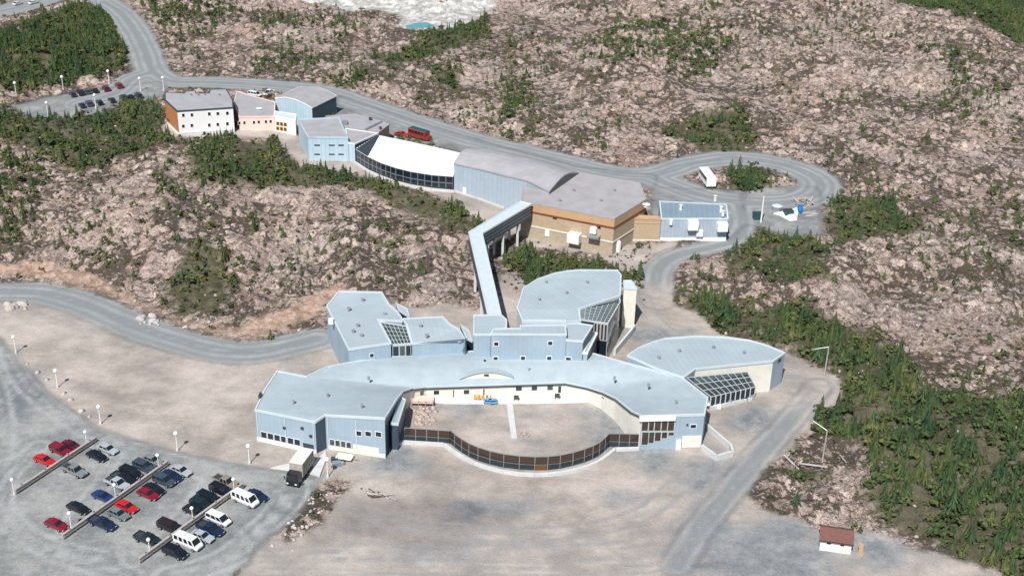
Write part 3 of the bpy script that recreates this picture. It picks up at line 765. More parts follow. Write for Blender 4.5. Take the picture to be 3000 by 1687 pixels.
def lattice(sh, quad, nu, nv, mat='mullion', w=.10, z=.10, name='glazing_bar'):
    """bars over a four-cornered glass roof"""
    q = [Vector(p) for p in quad]
    f = lambda u, v: (q[0]*(1-u)+q[1]*u)*(1-v) + (q[3]*(1-u)+q[2]*u)*v + Vector((0, 0, z))
    for k in range(nu+1):
        mb = MB(); mb.beam(f(k/nu, 0), f(k/nu, 1), w, w*.8); mb.build(name, [M[mat]], sh)
    for k in range(1, nv):
        mb = MB(); mb.beam(f(0, k/nv), f(1, k/nv), w*.8, w*.6); mb.build(name, [M[mat]], sh)
lattice(at.ob, at.pts, 6, 5)
# entrance block, stepped
c1 = Shell('entrance_block', school, [Z(1387, 1050, 4.9, 10.4), Z(1436, 1050, 4.9, 10.4), T(1447, 966, 10.4), T(1484, 962, 10.4), T(1484, 937, 10.4), T(1467, 922, 10.4), T(1388, 924, 10.4)], 'siding', 'roof_blue')
c2 = Shell('entrance_block', school, [Z(1437, 1066, 4.6, 11.4), Z(1655, 1067, 4.6, 11.4), T(1657, 952, 11.4), T(1524, 954, 11.4), T(1524, 962, 11.4), T(1447, 964, 11.4)], 'siding', 'roof_blue')
for x, y in ((1454, 1007), (1612, 1005), (1452, 1050), (1532, 1049), (1609, 1049)): c2.pwin(0, x-8, y-7, x+8, y+7, frame='white', fr=.13)
c2b = Shell('roof_step', school, [T(1530, 946, 9.6), T(1657, 947, 9.6), T(1657, 938, 9.6), T(1530, 938, 9.6)], 'siding', 'roof_blue')
c3 = Shell('entrance_block', school, [Z(1656, 1068, 4.6, 10.2), Z(1704, 1070, 4.7, 10.2), T(1737, 954, 10.2), T(1694, 947, 10.2), T(1657, 949, 10.2)], 'siding', 'roof_blue')
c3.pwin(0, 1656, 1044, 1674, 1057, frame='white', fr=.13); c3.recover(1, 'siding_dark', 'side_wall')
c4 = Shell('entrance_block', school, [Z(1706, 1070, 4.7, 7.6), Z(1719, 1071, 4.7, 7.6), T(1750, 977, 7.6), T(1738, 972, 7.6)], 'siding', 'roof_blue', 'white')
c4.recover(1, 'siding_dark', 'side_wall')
# lens-roofed hall behind with its glazed prow
th = Shell('lens_roof_hall', school, [T(1530, 940, 9.5), T(1515, 905, 9.5), T(1533, 845, 9.6), T(1575, 818, 9.8), T(1624, 801, 10), T(1662, 794, 10), T(1700, 791, 10), T(1809, 792, 10), T(1820, 807, 10), T(1817, 866, 10), T(1696, 905, 9.8), T(1701, 941, 9.5), T(1656, 943, 9.5)], 'cream', 'roof_blue')
pr = Shell('glazed_prow', school, [T(1700, 935, 9.2), T(1781, 947, 9.2), T(1817, 885, 9.2), T(1815, 870, 9.5), T(1770, 874, 9.5), T(1698, 906, 9.5)], 'glass', 'glass_green', 'mullion', rim=.12, rimin=.15)
lattice(pr.ob, [pr.pts[0], pr.pts[1], pr.pts[2], pr.pts[5]], 7, 9)
Lp = pr.frame(1)[3]
for k in range(5):
    pr.window(1, Lp*k/5+.05, Lp*(k+1)/5-.05, 4.6, 8.9, fr=.09); pr.window(1, Lp*k/5+.05, Lp*(k+1)/5-.05, .2, 4.5, fr=.09)
Lq = pr.frame(0)[3]
for k in range(4): pr.window(0, Lq*(.5+k/8)+.03, Lq*(.5+(k+1)/8)-.03, 5.0, 8.9, fr=.12, glass='bronze')
tw = Shell('chimney_tower', school, [B(1820, 958, 9.6), B(1857, 961, 9.6), T(1849, 822, 9.6), T(1827, 822, 9.6)], 'cream', 'trim', 'trim', rim=.15)
lw = MB()
for p, q in (((1858, 968), (1846, 985)), ((1846, 985), (1800, 1040))):
    a, b = P(*p), P(*q); lw.beam((*a, .7), (*b, .7), .5, 1.6)
lw.build('retaining_wall', [M['concrete']], school)
# east lens-roofed wing
ew = Shell('east_wing', school, [T(1838, 1042, 6.9), T(1930, 1082, 6.9), T(2003, 1106, 6.9), T(2037, 1081, 6.9), T(2265, 1058, 6.9), T(2300, 1034, 6.9), T(2250, 1013, 7), T(2195, 997, 7), T(2131, 988, 7.1), T(2040, 985, 7.1), T(1947, 992, 7), T(1910, 1003, 7), T(1872, 1019, 6.9)], 'siding', 'roof_blue')
ew.recover(3, 'cream', 'south_wall', drop=.5); ew.ppanel(4, 2280, 1050, 2288, 1057, 'darkmetal', name='wall_vent')
# greenhouse against it
gh_pts = [B(2079, 1199, 2.9), B(2209, 1169, 2.9), T(2199, 1122, 3.9), T(2189, 1089, 5.6), T(2052, 1092, 6.4), T(2012, 1106, 6.4)]
def greenhouse():
    base = MB()
    for i in (0, 1):
        a, b = gh_pts[i], gh_pts[i+1]; base.beam((a[0], a[1], .3), (b[0], b[1], .3), .7, .9)
    g = base.build('greenhouse', [M['concrete']], school)
    g['label'] = 'glass lean-to greenhouse with white bars'
    q = [Vector((p[0], p[1], p[2])) for p in (gh_pts[0], gh_pts[1], gh_pts[3], gh_pts[5])]
    f = lambda u, v: (q[0]*(1-u)+q[1]*u)*(1-v) + (q[3]*(1-u)+q[2]*u)*v
    nu, nv = 9, 3
    for i in range(nu):
        for j in range(nv):
            mb = MB(); c = [f((i+.06)/nu, (j+.03)/nv), f((i+.94)/nu, (j+.03)/nv), f((i+.94)/nu, (j+.97)/nv), f((i+.06)/nu, (j+.97)/nv)]
            mb.loft([tuple(p) for p in c], [tuple(p + Vector((0, 0, .05))) for p in c]); mb.build('roof_pane', [M['clear']], g)
    for k in range(nu+1):
        mb = MB(); mb.beam(f(k/nu, 0), f(k/nu, 1), .13, .2); mb.build('rafter', [M['mullion']], g)
        p = f(k/nu, 0); mb = MB(); mb.box(p.x-.1, p.y-.1, .7, p.x+.1, p.y+.1, 2.9); mb.build('post', [M['mullion']], g)
        if k < nu:
            a, b = f((k+.06)/nu, 0), f((k+.94)/nu, 0)
            mb = MB(); mb.beam((a.x, a.y, 1.8), (b.x, b.y, 1.8), .06, 2.1); mb.build('front_pane', [M['glass']], g)
    for v in (0, .33, .66, 1):
        mb = MB(); mb.beam(f(0, v), f(1, v), .12, .16); mb.build('purlin', [M['mullion']], g)
    fl = MB()
    for k in range(26):          # planting benches and stores under the glass
        u, v = rnd.random()*.9+.05, rnd.random()*.8+.1; p = f(u, v); s_ = .5 + rnd.random()
        fl.box(p.x-s_, p.y-.5, 0, p.x+s_, p.y+.5, .7+rnd.random()*.5, rnd.randrange(4))
    fl.build('bench', [M['galv'], M['tan'], M['glass_green'], M['white']], g)
greenhouse()
# ramp walls at the right front corner
rw = MB(); rp = [(2066, 1238), (2140, 1300), (2147, 1321), (2100, 1334), (2057, 1303)]
for p, q in zip(rp, rp[1:]):
    a, b = P(*p, 1.0), P(*q, 1.0); rw.beam((*a, .35), (*b, .35), .45, 1.5)
rw.build('ramp_wall', [M['concrete']], school)
# covered passage and cream pier on the left of the courtyard
ps = Shell('covered_passage', school, [T(1146, 1240, 5.6), T(1166, 1242, 5.6), T(1188, 1172, 4.4), T(1173, 1161, 4.6)], 'siding_dark', 'roof_blue')  # dark wall colour stands in for the shadow beneath this roof
pc = Shell('entrance_pier', school, [B(1142, 1297, 4.0), B(1155, 1298, 4.0), B(1160, 1280, 4.0), B(1146, 1279, 4.0)], 'cream', 'cream', 'cream', rim=0)
# arched dormer
def dormer():
    a = Vector((*P(1345, 1111, 3.7), 3.7)); b = Vector((*P(1504, 1106, 3.7), 3.7)); top = []
    for k in range(13):
        t = k/12; top.append(a*(1-t) + b*t + Vector((0, 0, 1.45*math.sin(math.pi*t)**.9)))
    back = [p + Vector((0, 7.0, .0)) for p in (a*(1-k/12) + b*(k/12) + Vector((0, 0, 1.2)) for k in range(13))]
    mb = MB()
    for k in range(12):
        lo0 = a*(1-k/12)+b*(k/12) + Vector((0, 0, -.8)); lo1 = a*(1-(k+1)/12)+b*((k+1)/12) + Vector((0, 0, -.8))
        mb.quad(tuple(lo0), tuple(lo1), tuple(top[k+1]), tuple(top[k]), 0)
        t0 = top[k] + Vector((0, -.25, .06)); t1 = top[k+1] + Vector((0, -.25, .06))
        mb.quad(tuple(t0), tuple(t1), tuple(back[k+1]), tuple(back[k]), 1, [(t0.x, 0), (t1.x, 0), (t1.x, 7), (t0.x, 7)])
    d = mb.build('arched_dormer', [M['cream'], M['roof_blue']], school)
    c = (a+b)/2; v = MB(); v.box(c.x-.45, c.y-.12, 4.3, c.x+.45, c.y+.05, 4.7); v.build('vent', [M['darkmetal']], d)
dormer()
# eaves line: dark gutter under the courtyard edge of the roof
for i in range(5, 15):
    A_, e2, n2, L = cw.frame(i); a, b = cres[i], cres[(i+1) % len(cres)]; mb = MB()
    o_ = n2*.22; mb.beam((a[0]+o_.x, a[1]+o_.y, a[2]-.22), (b[0]+o_.x, b[1]+o_.y, b[2]-.22), .26, .2); mb.build('gutter', [M['darkmetal']], cw.ob)
# small roof vents and hatches
def roofbit(px, py, h, r=.25, hh=.6, mat='galv', name='roof_vent', sh=None, round_=True):
    x, y = P(px, py, h); mb = MB()
    if round_: mb.cyl((x, y, h-.15), (x, y, h+hh), r, r, 8); mb.cyl((x, y, h+hh), (x, y, h+hh+.1), r*1.5, r*.6, 8)
    else: mb.box(x-r, y-r, h-.15, x+r, y+r, h+hh)
    mb.build(name, [M[mat]], sh)
for x, y in ((1063, 880), (1022, 906), (1128, 923), (1048, 955), (1060, 985), (1035, 972)): roofbit(x, y, 8.8, .3, .4, sh=w1.ob)
for x, y in ((1233, 957), (1250, 984), (1346, 1005)): roofbit(x, y, 8.8, .3, .4, sh=w2.ob)
roofbit(1420, 1070, 4.9, .2, 1.2, 'darkmetal', sh=cw.ob); roofbit(1550, 1085, 4.6, .2, .5, sh=cw.ob)
for x, y, h in ((1600, 830, 9.7), (1660, 860, 9.8), (1720, 830, 9.9), (1580, 880, 9.6)): roofbit(x, y, h, .25, .5, sh=th.ob)
for x, y in ((1990, 1030), (2090, 1020), (2180, 1035), (1930, 1050)): roofbit(x, y, 7.0, .25, .5, sh=ew.ob)
for x, y, h in ((860, 1180, 6.7), (960, 1160, 6.6), (1060, 1190, 7.2), (1080, 1110, 5.6), (1230, 1090, 4.2), (1800, 1110, 5.6), (1900, 1130, 6.5), (1980, 1180, 6.9), (1650, 1090, 4.0)): roofbit(x, y, h, .22, .5, sh=cw.ob)
roofbit(970, 945, 8.2, .5, .9, 'white', 'roof_hatch', w1.ob, False)
# patio and walk in the courtyard
def slab(name, pts, z, mat, parent=None, z0=-.3):
    r = MB(); lo = [(x, y, z0) for x, y in pts]; hi = [(x, y, z) for x, y in pts]
    if outline([(x, y, 0) for x, y in pts], 0)[1] < 0: lo.reverse(); hi.reverse()
    r.loft(lo, hi); return r.build(name, [M[mat]], parent)
tag(slab('courtyard_patio', N([(1262, 1178), (1300, 1183), (1400, 1184), (1560, 1183), (1690, 1181), (1752, 1176), (1765, 1166), (1700, 1150), (1500, 1150), (1250, 1156)]), .22, 'patio'), kind='structure')
tag(slab('courtyard_path', N([(1484, 1184), (1502, 1184), (1515, 1284), (1498, 1286)]), .2, 'concrete'), kind='structure')
# glass windbreak fence closing the courtyard
gf = thing('glass_fence', 'long curved smoked-glass fence closing the front of the courtyard', 'fence')
def project1(p):
    q = CM.transposed() @ (p - Vector((0, 0, CAM_H))); return 1500 + FPX*q.x/-q.z
def glass_run(pts, h, step, kerb):
    pl = [Vector((*P(*p), 0)) for p in pts]; seg = []
    for a, b in zip(pl, pl[1:]):
        n = max(1, round((b-a).length/step)); seg += [a + (b-a)*k/n for k in range(n)]
    seg.append(pl[-1])
    for a, b in zip(seg, seg[1:]):
        e = (b-a).normalized()*.06; m_ = (a+b)/2
        for z0, z1 in ((.3, h*.42), (h*.42+.08, h-.1)):
            px_ = project1(m_); g_ = 'amber' if (1548 < px_ < 1618 and z0 < .5) else ('smoke' if z0 > .5 else 'clear')
            mb = MB(); mb.beam((*(a+e)[:2], (z0+z1)/2), (*(b-e)[:2], (z0+z1)/2), .05, z1-z0); mb.build('glass_pane', [M[g_]], gf)
        mb = MB(); mb.beam((a.x, a.y, h), (b.x, b.y, h), .14, .12); mb.build('rail', [M['galv']], gf); mb = MB(); mb.beam((a.x, a.y, h*.42+.04), (b.x, b.y, h*.42+.04), .08, .06); mb.build('rail', [M['galv']], gf)
    for p in seg:
        mb = MB(); mb.box(p.x-.05, p.y-.05, -.3, p.x+.05, p.y+.05, h+.06); mb.build('post', [M['galv']], gf)
glass_run([(1186, 1291), (1250, 1295), (1318, 1300)], 2.9, 2.0, None)
cpts = smooth_line([(1318, 1300), (1352, 1327), (1400, 1351), (1475, 1371), (1566, 1379), (1640, 1374), (1711, 1356), (1755, 1336), (1783, 1310)], 2)
glass_run([tuple(p) for p in cpts], 3.1, 2.1, None)
glass_run([(1783, 1310), (1872, 1312)], 3.1, 2.0, None)
kb = MB(); kp = [Vector((*P(*p), 0)) for p in [(1160, 1306), (1182, 1298), (1300, 1305)] + [tuple(p) for p in smooth_line([(1300, 1305), (1335, 1330), (1390, 1360), (1475, 1385), (1566, 1394), (1645, 1388), (1720, 1370), (1765, 1348), (1802, 1319)], 2)] + [(1872, 1317)]]
for a, b in zip(kp, kp[1:]):
    if (b-a).length > .05: kb.beam((a.x, a.y, .15), (b.x, b.y, .15), .62, .75)
kb.build('kerb', [M['concrete']], gf)
# ================================================================== FOOTBRIDGE
fb = thing('footbridge', 'raised enclosed blue-grey walkway bending between the two building groups', 'footbridge')
Lp_ = [P(1525, 590, 9.8), P(1373, 680, 9.8), P(1436, 952, 9.8)]; Rp_ = [P(1558, 598, 9.8), P(1413, 684, 9.8), P(1476, 955, 9.8)]
bp_ = [(*Lp_[0], 9.8), (*Lp_[1], 9.8), (*Lp_[2], 9.8), (*Rp_[2], 9.8), (*Rp_[1], 9.8), (*Rp_[0], 9.8)]
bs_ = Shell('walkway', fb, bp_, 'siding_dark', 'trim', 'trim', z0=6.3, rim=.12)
s2_ = MB(); fl_ = [(x, y, 6.3) for x, y, z in bp_]
for q in ([0, 1, 4, 5], [1, 2, 3, 4]):
    p = [fl_[k] for k in q]; s2_.quad(*p)
s2_.build('floor', [M['darkmetal']], bs_.ob)
for i in (3, 4):
    L = bs_.frame(i)[3]
    for v in (7.0, 7.9, 8.8): bs_.panel(i, .1, L-.1, v, v+.08, 'galv', 'cladding_rail', d=.04)
    if i == 4:
        u, v = bs_.uv(4, 1523, 625)
for t in (.25, .55, .85):
    for leg in (0, 1):
        a = Vector((*Lp_[leg], 0))*(1-t) + Vector((*Lp_[leg+1], 0))*t; b = Vector((*Rp_[leg], 0))*(1-t) + Vector((*Rp_[leg+1], 0))*t
        for p in (a*.85+b*.15, a*.15+b*.85):
            mb = MB(); mb.box(p.x-.3, p.y-.3, -.5, p.x+.3, p.y+.3, 6.3); mb.build('column', [M['concrete']], bs_.ob)
mb = MB(); p_ = P(1523, 626, 8.2); mb.ball((p_[0]+.3, p_[1]-.3, 8.2), .5, 10); mb.build('lamp', [M['lampglass']], bs_.ob)
# ================================================================== UPPER BUILDINGS
def bldg(name, label): return thing(name, label, 'building')
u1r = bldg('office_building', 'white two-storey building with a bright orange end wall')
u1 = Shell('wall', u1r, [B(526, 399, 7.8), B(688, 388, 7.8), T(681, 293, 7.8), T(663, 262, 7.8), T(615, 263, 7.8), T(612, 274, 7.8), T(574, 274, 7.8), T(572, 267, 7.8), T(542, 268, 7.8), T(540, 274, 7.8), T(483, 271, 7.8), T(483, 293, 7.8)], 'white', 'roof_mauve', 'siding_dark', rim=.12)
u1.recover(11, 'orange', 'end_wall', v0=1.0); u1.recover(1, 'siding_dark', 'side_wall')  # side wall's shade is painted in as dark siding; the orange is cladding
for x, y, y2 in ((537, 338, 370), (562, 337, 368), (613, 334, 367), (638, 333, 365), (666, 332, 363)):
    for yy in (y, y2): u1.pwin(0, x-5, yy-5, x+5, yy+5, frame='white', fr=.08)
u1.pwin(11, 488, 345, 497, 358, frame='darkmetal'); u1.panel(0, 0, u1.frame(0)[3], -.3, 1.0, 'concrete', 'wall_base', d=.1)
for x in (560, 580, 600, 642): roofbit(x, 280, 7.8, .25, .5, sh=u1.ob)
u2r = bldg('link_building', 'low pink single-storey building right of the white one')
u2 = Shell('wall', u2r, [B(703, 383, 4.4), B(806, 382, 4.4), T(806, 300, 4.4), T(770, 290, 4.4), T(735, 281, 4.4), T(694, 268, 4.4), T(686, 300, 4.4)], 'pink', 'roof_mauve', 'pink', rim=.12)
for x, y in ((701, 361), (716, 360), (744, 359), (758, 358), (779, 357), (793, 356)): u2.pwin(0, x-4.5, y-5, x+4.5, y+5, frame='white', fr=.08)
roofbit(760, 320, 4.4, .7, .25, 'white', 'skylight', u2.ob)
u2e = bldg('entrance_building', 'small white entrance building with yellow-framed glazing')
ue = Shell('wall', u2e, [B(807, 385, 4.9), B(868, 398, 4.9), T(868, 336, 4.9), T(806, 326, 4.9)], 'white', 'trim', 'white', rim=.12)
for k in range(3):
    for j in range(2): ue.pwin(0, 809+k*11, 356+k*1.5+j*14, 819+k*11, 369+k*1.5+j*14, frame='yellow', glass='bronze', fr=.12)
u3r = bldg('arched_hall', 'small light blue hall with an arched roof beside the upper road')
front = [T(806, 288, 5.6), T(835, 284, 7.2), T(868, 292, 7.6), T(893, 303, 7.0), T(914, 316, 5.8)]
back = [T(872, 257, 5.6), T(905, 255, 7.2), T(935, 257, 7.6), T(962, 268, 7.0), T(985, 281, 5.8)]
u3 = barrel('wall', u3r, [front, back], 'lightblue', 'roof_mauve', 'white')
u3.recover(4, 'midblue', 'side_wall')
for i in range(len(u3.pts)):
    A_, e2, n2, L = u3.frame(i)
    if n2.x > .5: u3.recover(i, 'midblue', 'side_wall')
u4r = bldg('classroom_building', 'pale blue two-storey block with six strip windows')
u4 = Shell('wall', u4r, [B(905, 471, 7.1), B(1022, 473, 7.1), T(992, 346, 7.1), T(873, 351, 7.1)], 'lightblue', 'roof_mauve', 'lightblue', rim=.25)
for x0, x1 in ((920, 938), (963, 981), (991, 1008)):
    for y in (423, 449.5): u4.pwin(0, x0, y, x1, y+5.5, frame='lightblue', fr=.04, glass='glass_green')
u5r = bldg('corner_building', 'low mauve-roofed wedge building beside the blue block')
u5 = Shell('wall', u5r, [B(1023, 474, 5.7), B(1041, 477, 5.7), T(1108, 391, 5.7), T(1012, 377, 5.7)], 'lightblue', 'roof_tan', 'white', rim=.12)
u5.recover(1, 'siding_dark', 'glazed_side')
u6 = Shell('rear_wall', u5r, [T(1012, 375, 5.2), T(1109, 389, 5.2), T(1140, 366, 5.2), T(1122, 357, 5.2), T(1040, 335, 5.0), T(955, 341, 5.0), T(992, 347, 5.0)], 'tan2', 'roof_mauve', 'roof_tan', rim=.15)
roofbit(1010, 362, 5.4, .8, .8, 'galv', 'roof_unit', u6.ob, False); roofbit(1085, 352, 5.2, .4, .7, 'darkmetal', 'roof_vent', u6.ob); roofbit(1115, 380, 5.2, .35, .8, 'darkmetal', 'roof_vent', u6.ob)
mb = MB(); a, b = P(1070, 381, 5.4), P(1118, 357, 5.4); mb.beam((*a, 5.5), (*b, 5.5), .5, .5); mb.build('roof_pipe', [M['galv']], u6.ob)
# curved glass hall under a sloping white membrane roof
u7r = bldg('glass_hall', 'curved glass-fronted hall under a bright white sloping roof')
fr_ = [B(1046, 479, 4.4), B(1080, 500, 4.4), B(1117, 518, 4.4), B(1160, 533, 4.4), B(1204, 544, 4.4), B(1265, 554, 4.4), B(1327, 559, 4.4)]
tp_ = [T(1106, 397, 8.6), T(1112, 398, 8.7), T(1150, 406, 8.8), T(1200, 416, 8.8), T(1250, 427, 8.8), T(1305, 439, 8.8), T(1354, 450, 8.8)]
u7 = barrel('wall', u7r, [fr_, tp_], 'glass', 'fabric', 'white', z0=-.5)
for i in range(6):
    L = u7.frame(i)[3]; n = max(2, round(L/2.2)); u7.row(i, 0, L, n, .5, 2.1, gap=.08, fr=.07, frame='galv', glass='glass'); u7.row(i, 0, L, n, 2.2, 4.1, gap=.08, fr=.07, frame='galv', glass='glass')
mb = MB()   # dark louvred roof over the narrow left end
a, b, c, d = (Vector(p) for p in (fr_[0], fr_[1], tp_[1], tp_[0]))
for k in range(9):
    t = k/9; p = a*(1-t)+d*t; q = b*(1-t)+c*t; mb.beam(p + Vector((0, 0, .12)), q + Vector((0, 0, .12)), .55, .12)
mb.build('louvre', [M['siding_dark']], u7.ob)
mb = MB(); up_ = Vector((0, 0, .10)); mb.quad(*(tuple(p + up_) for p in (a, b, c, d))); mb.build('dark_roof_sheet', [M['darkmetal']], u7.ob)
kb = MB(); kp = [Vector((*P(x, y), 0)) for x, y in ((1038, 478), (1078, 504), (1115, 521), (1160, 537), (1204, 548), (1265, 558), (1330, 564))]
for a, b in zip(kp, kp[1:]): kb.beam((a.x, a.y, .2), (b.x, b.y, .2), .6, .8)
kb.build('kerb', [M['concrete']], u7.ob)
# long blue-grey hall
u8r = bldg('long_hall', 'long blue-grey metal hall with a low vaulted mauve roof')
f8 = [B(1330, 562, 8.2), B(1405, 585, 8.8), B(1477, 611, 9.4), T(1545, 529, 10.0), T(1609, 561, 10.4)]
b8 = [T(1388, 436, 8.0), T(1470, 444, 8.6), T(1560, 463, 9.2), T(1640, 486, 9.8), T(1694, 506, 10.0)]
u8 = barrel('wall', u8r, arc_rows(f8, b8, 1.9, 8), 'bluegrey', 'roof_mauve', 'roof_mauve')
for i in range(len(u8.pts)):
    A_, e2, n2, L = u8.frame(i)
    if n2.x > .6: u8.recover(i, 'glass', 'gable_glass', v0=7)
u8.panel(0, 0, u8.frame(0)[3], -.3, .5, 'concrete', 'wall_base', d=.12); u8.panel(1, 0, u8.frame(1)[3], -.3, .5, 'concrete', 'wall_base', d=.12)
a = u8.uv(0, 1361, 572); u8.panel(0, a[0]-.55, a[0]+.55, 0.0, 2.2, 'white', 'door', d=.1)
# big polygonal brick hall
u9r = bldg('brick_hall', 'large tan brick hall with a flat mauve many-sided roof')
u9 = Shell('wall', u9r, [B(1556, 698, 9.6), B(1793, 746, 9.6), T(1893, 584, 9.6), T(1874, 537, 9.6), T(1699, 506, 9.6), T(1609, 562, 9.6), T(1534, 550, 9.6), T(1527, 590, 9.6)], 'tan2', 'roof_tan', 'roof_tan', rim=.10)
for i in (0, 1):
    L = u9.frame(i)[3]
    u9.panel(i, 0, L+.05, 7.4, 9.25, 'orangeband', 'fascia', d=.12 + .004*i); u9.panel(i, 0, L+.02, 6.95, 7.38, 'rust', 'rust_band', d=.16 + .004*i)
    u9.panel(i, 0, L, 3.6, 6.94, 'tan', 'brick_wall', d=.04+.004*i); u9.panel(i, 0, L+.02, 3.2, 3.55, 'cream', 'string_course', d=.14+.004*i)
u9.pwin(0, 1620, 631, 1632, 643, frame='rust', d=.12); u9.pwin(0, 1748, 658, 1760, 671, frame='rust', d=.12)
u9.pwin(0, 1598, 671, 1610, 693, frame='white', glass='white', name='door', d=.2)
for k, (x0, y0, x1, y1, m_, dd, nm) in enumerate(((1671, 676, 1704, 708, 'white', 2.2, 'air_intake'), (1733, 663, 1750, 682, 'white', 1.2, 'vent_hood'), (1728, 682, 1760, 694, 'galv', 2.0, 'balcony'))):
    o = u9.ppanel(0, x0, y0, x1, y1, m_, name=nm, d=dd)
roofbit(1893, 604, 9.2, .7, .5, 'white', 'roof_vent', u9.ob)
mb = MB(); x, y = P(1609+200, 735); mb.cyl((x, y, 0), (x, y, 2.2), .8, .8, 10, 0); mb.ball((x, y, 2.2), .8, 10, 0)
tag(mb.build('storage_tank', [M['white']]), 'squat white domed tank at the right corner of the brick hall', 'tank')
mb = MB(); x, y = P(1827, 702); mb.cyl((x, y, 0), (x, y, 2.0), .7, .7, 10, 0); mb.ball((x, y, 2.0), .7, 10, 0)
tag(mb.build('storage_tank', [M['white']]), 'white round tank against the low tan link wall', 'tank')
u10r = bldg('link_building', 'low tan link building between brick hall and metal shed')
u10 = Shell('wall', u10r, [B(1838, 706, 6.2), B(1931, 708, 6.2), T(1931, 634, 6.2), T(1852, 630, 6.2)], 'tan', 'tan', 'orangeband', rim=.1)
u10.panel(0, 0, u10.frame(0)[3], .1, .5, 'cream', 'wall_base', d=.1); u10.panel(0, .1, u10.frame(0)[3], 4.9, 5.1, 'orangeband', 'string_course', d=.1)
u11r = bldg('metal_shed', 'grey metal plant building with white hooded vents')
u11 = Shell('wall', u11r, [B(1932, 707, 6.2), B(2126, 706, 6.2), T(2128, 599, 7.8), T(1932, 590, 7.8)], 'slatewall', 'slate', 'trim', rim=.12)
u11.panel(0, 0, u11.frame(0)[3], -.3, .95, 'white', 'wall_base', d=.1)
for x0, y0, x1, y1, dd in ((2014, 644, 2042, 668, 1.6), (2100, 650, 2128, 672, 1.6), (1961, 641, 1968, 656, .7), (2040, 673, 2057, 690, .8)):
    u11.ppanel(0, x0, y0, x1, y1, 'white', name='vent_hood', d=dd)
for x, y in ((1994, 615), (2112, 620), (2118, 632), (2095, 588)): roofbit(x, y, 7.0, .35, 1.4, 'white', 'roof_stack', u11.ob)
for x, y in ((1680, 560), (1760, 590), (1640, 590), (1800, 560)): roofbit(x, y, 9.6, .3, .5, sh=u9.ob)
# ================================================================== TREES
def foliage_mat(name, lo, mid, hi):
    m, nt, bs = nmat(name)
    c = ramp(nt, noise(nt, .12, 4, .7), [(.32, lo), (.5, mid), (.68, hi)])
    c = mixc(nt, 1.0, c, ramp(nt, noise(nt, .8, 4, .8), [(.36, (.62, .66, .66)), (.5, (1, 1, 1)), (.62, (1.38, 1.25, 1.12))]), 'MULTIPLY')
    nt.links.new(c, bs.inputs['Base Color']); bs.inputs['Roughness'].default_value = .8; bs.inputs['Specular IOR Level'].default_value = .2
    return m
M['spruce'] = foliage_mat('spruce_needles', (.030, .066, .034), (.064, .102, .038), (.135, .145, .052))
M['leaf'] = foliage_mat('bush_leaves', (.040, .068, .028), (.078, .108, .038), (.155, .145, .06))
M['fieldstone'] = plain('field_stone', (.42, .38, .35), .9, .3, scale=.4, bump=.5)
M['scrub'] = foliage_mat('low_scrub', (.030, .045, .020), (.070, .075, .036), (.15, .12, .06))
def spruce_mesh(seed, k=8, tiers=7):
    r = random.Random(seed); v, f = [], []
    for t in range(tiers):
        z = .08 + .80*t/tiers; rad = (.255*(1 - t/tiers)**.85 + .02) * (.85 + .3*r.random()); off = r.random()*6.28
        apex = (r.uniform(-.01, .01), r.uniform(-.01, .01), min(1.0, z + .30*(1-.4*t/tiers)))
        kk = k if t < tiers-2 else k-3
        for i in range(kk):
            a = off + 6.283*i/kk + r.uniform(-.2, .2); w = 3.6/kk; rr = rad*r.uniform(.6, 1.25); dz = r.uniform(-.04, .03)
            n = len(v)
            v += [apex, (rr*.62*math.cos(a-w*.5), rr*.62*math.sin(a-w*.5), z + .05 + dz), (rr*math.cos(a), rr*math.sin(a), z + dz - .02), (rr*.62*math.cos(a+w*.5), rr*.62*math.sin(a+w*.5), z + .05 + dz)]
            f += [(n, n+1, n+2), (n, n+2, n+3)]
    return np.array(v), np.array(f)
def bush_mesh(seed, n=46, flat=.75, stem=.15):
    r = random.Random(seed); v, f = [], []
    lobes = [(r.uniform(-.22, .22), r.uniform(-.22, .22), r.uniform(.3, .62), r.uniform(.18, .3)) for _ in range(5)]
    for i in range(n):
        cx, cy, cz, cr = lobes[i % 5]
        th = r.random()*6.283; ph = math.acos(r.uniform(-.5, 1)); rad = cr*r.uniform(.6, 1.1)
        c = Vector((cx + rad*math.sin(ph)*math.cos(th), cy + rad*math.sin(ph)*math.sin(th), stem + (cz + rad*math.cos(ph))*flat))
        nrm = Vector((math.sin(ph)*math.cos(th), math.sin(ph)*math.sin(th), math.cos(ph) + .3)).normalized()
        u = nrm.orthogonal().normalized(); w = nrm.cross(u); s_ = r.uniform(.07, .15); a = r.random()*6.28
        k = len(v)
        for q in range(4):
            aa = a + q*1.571; jt = r.uniform(.7, 1.25)
            v.append(tuple(c + (u*math.cos(aa) + w*math.sin(aa))*s_*jt + nrm*r.uniform(-.03, .03)))
        f += [(k, k+1, k+2), (k, k+2, k+3)]
    return np.array(v), np.array(f)
def trunk_np(h, r0):
    v, f = [], []
    for j, (z, rr) in enumerate(((-.12, r0), (h, r0*.35))):
        for i in range(5): v.append((rr*math.cos(1.257*i), rr*math.sin(1.257*i), z))
    for i in range(5):
        k = (i+1) % 5; f += [(i, k, 5+k), (i, 5+k, 5+i)]
    return np.array(v), np.array(f)
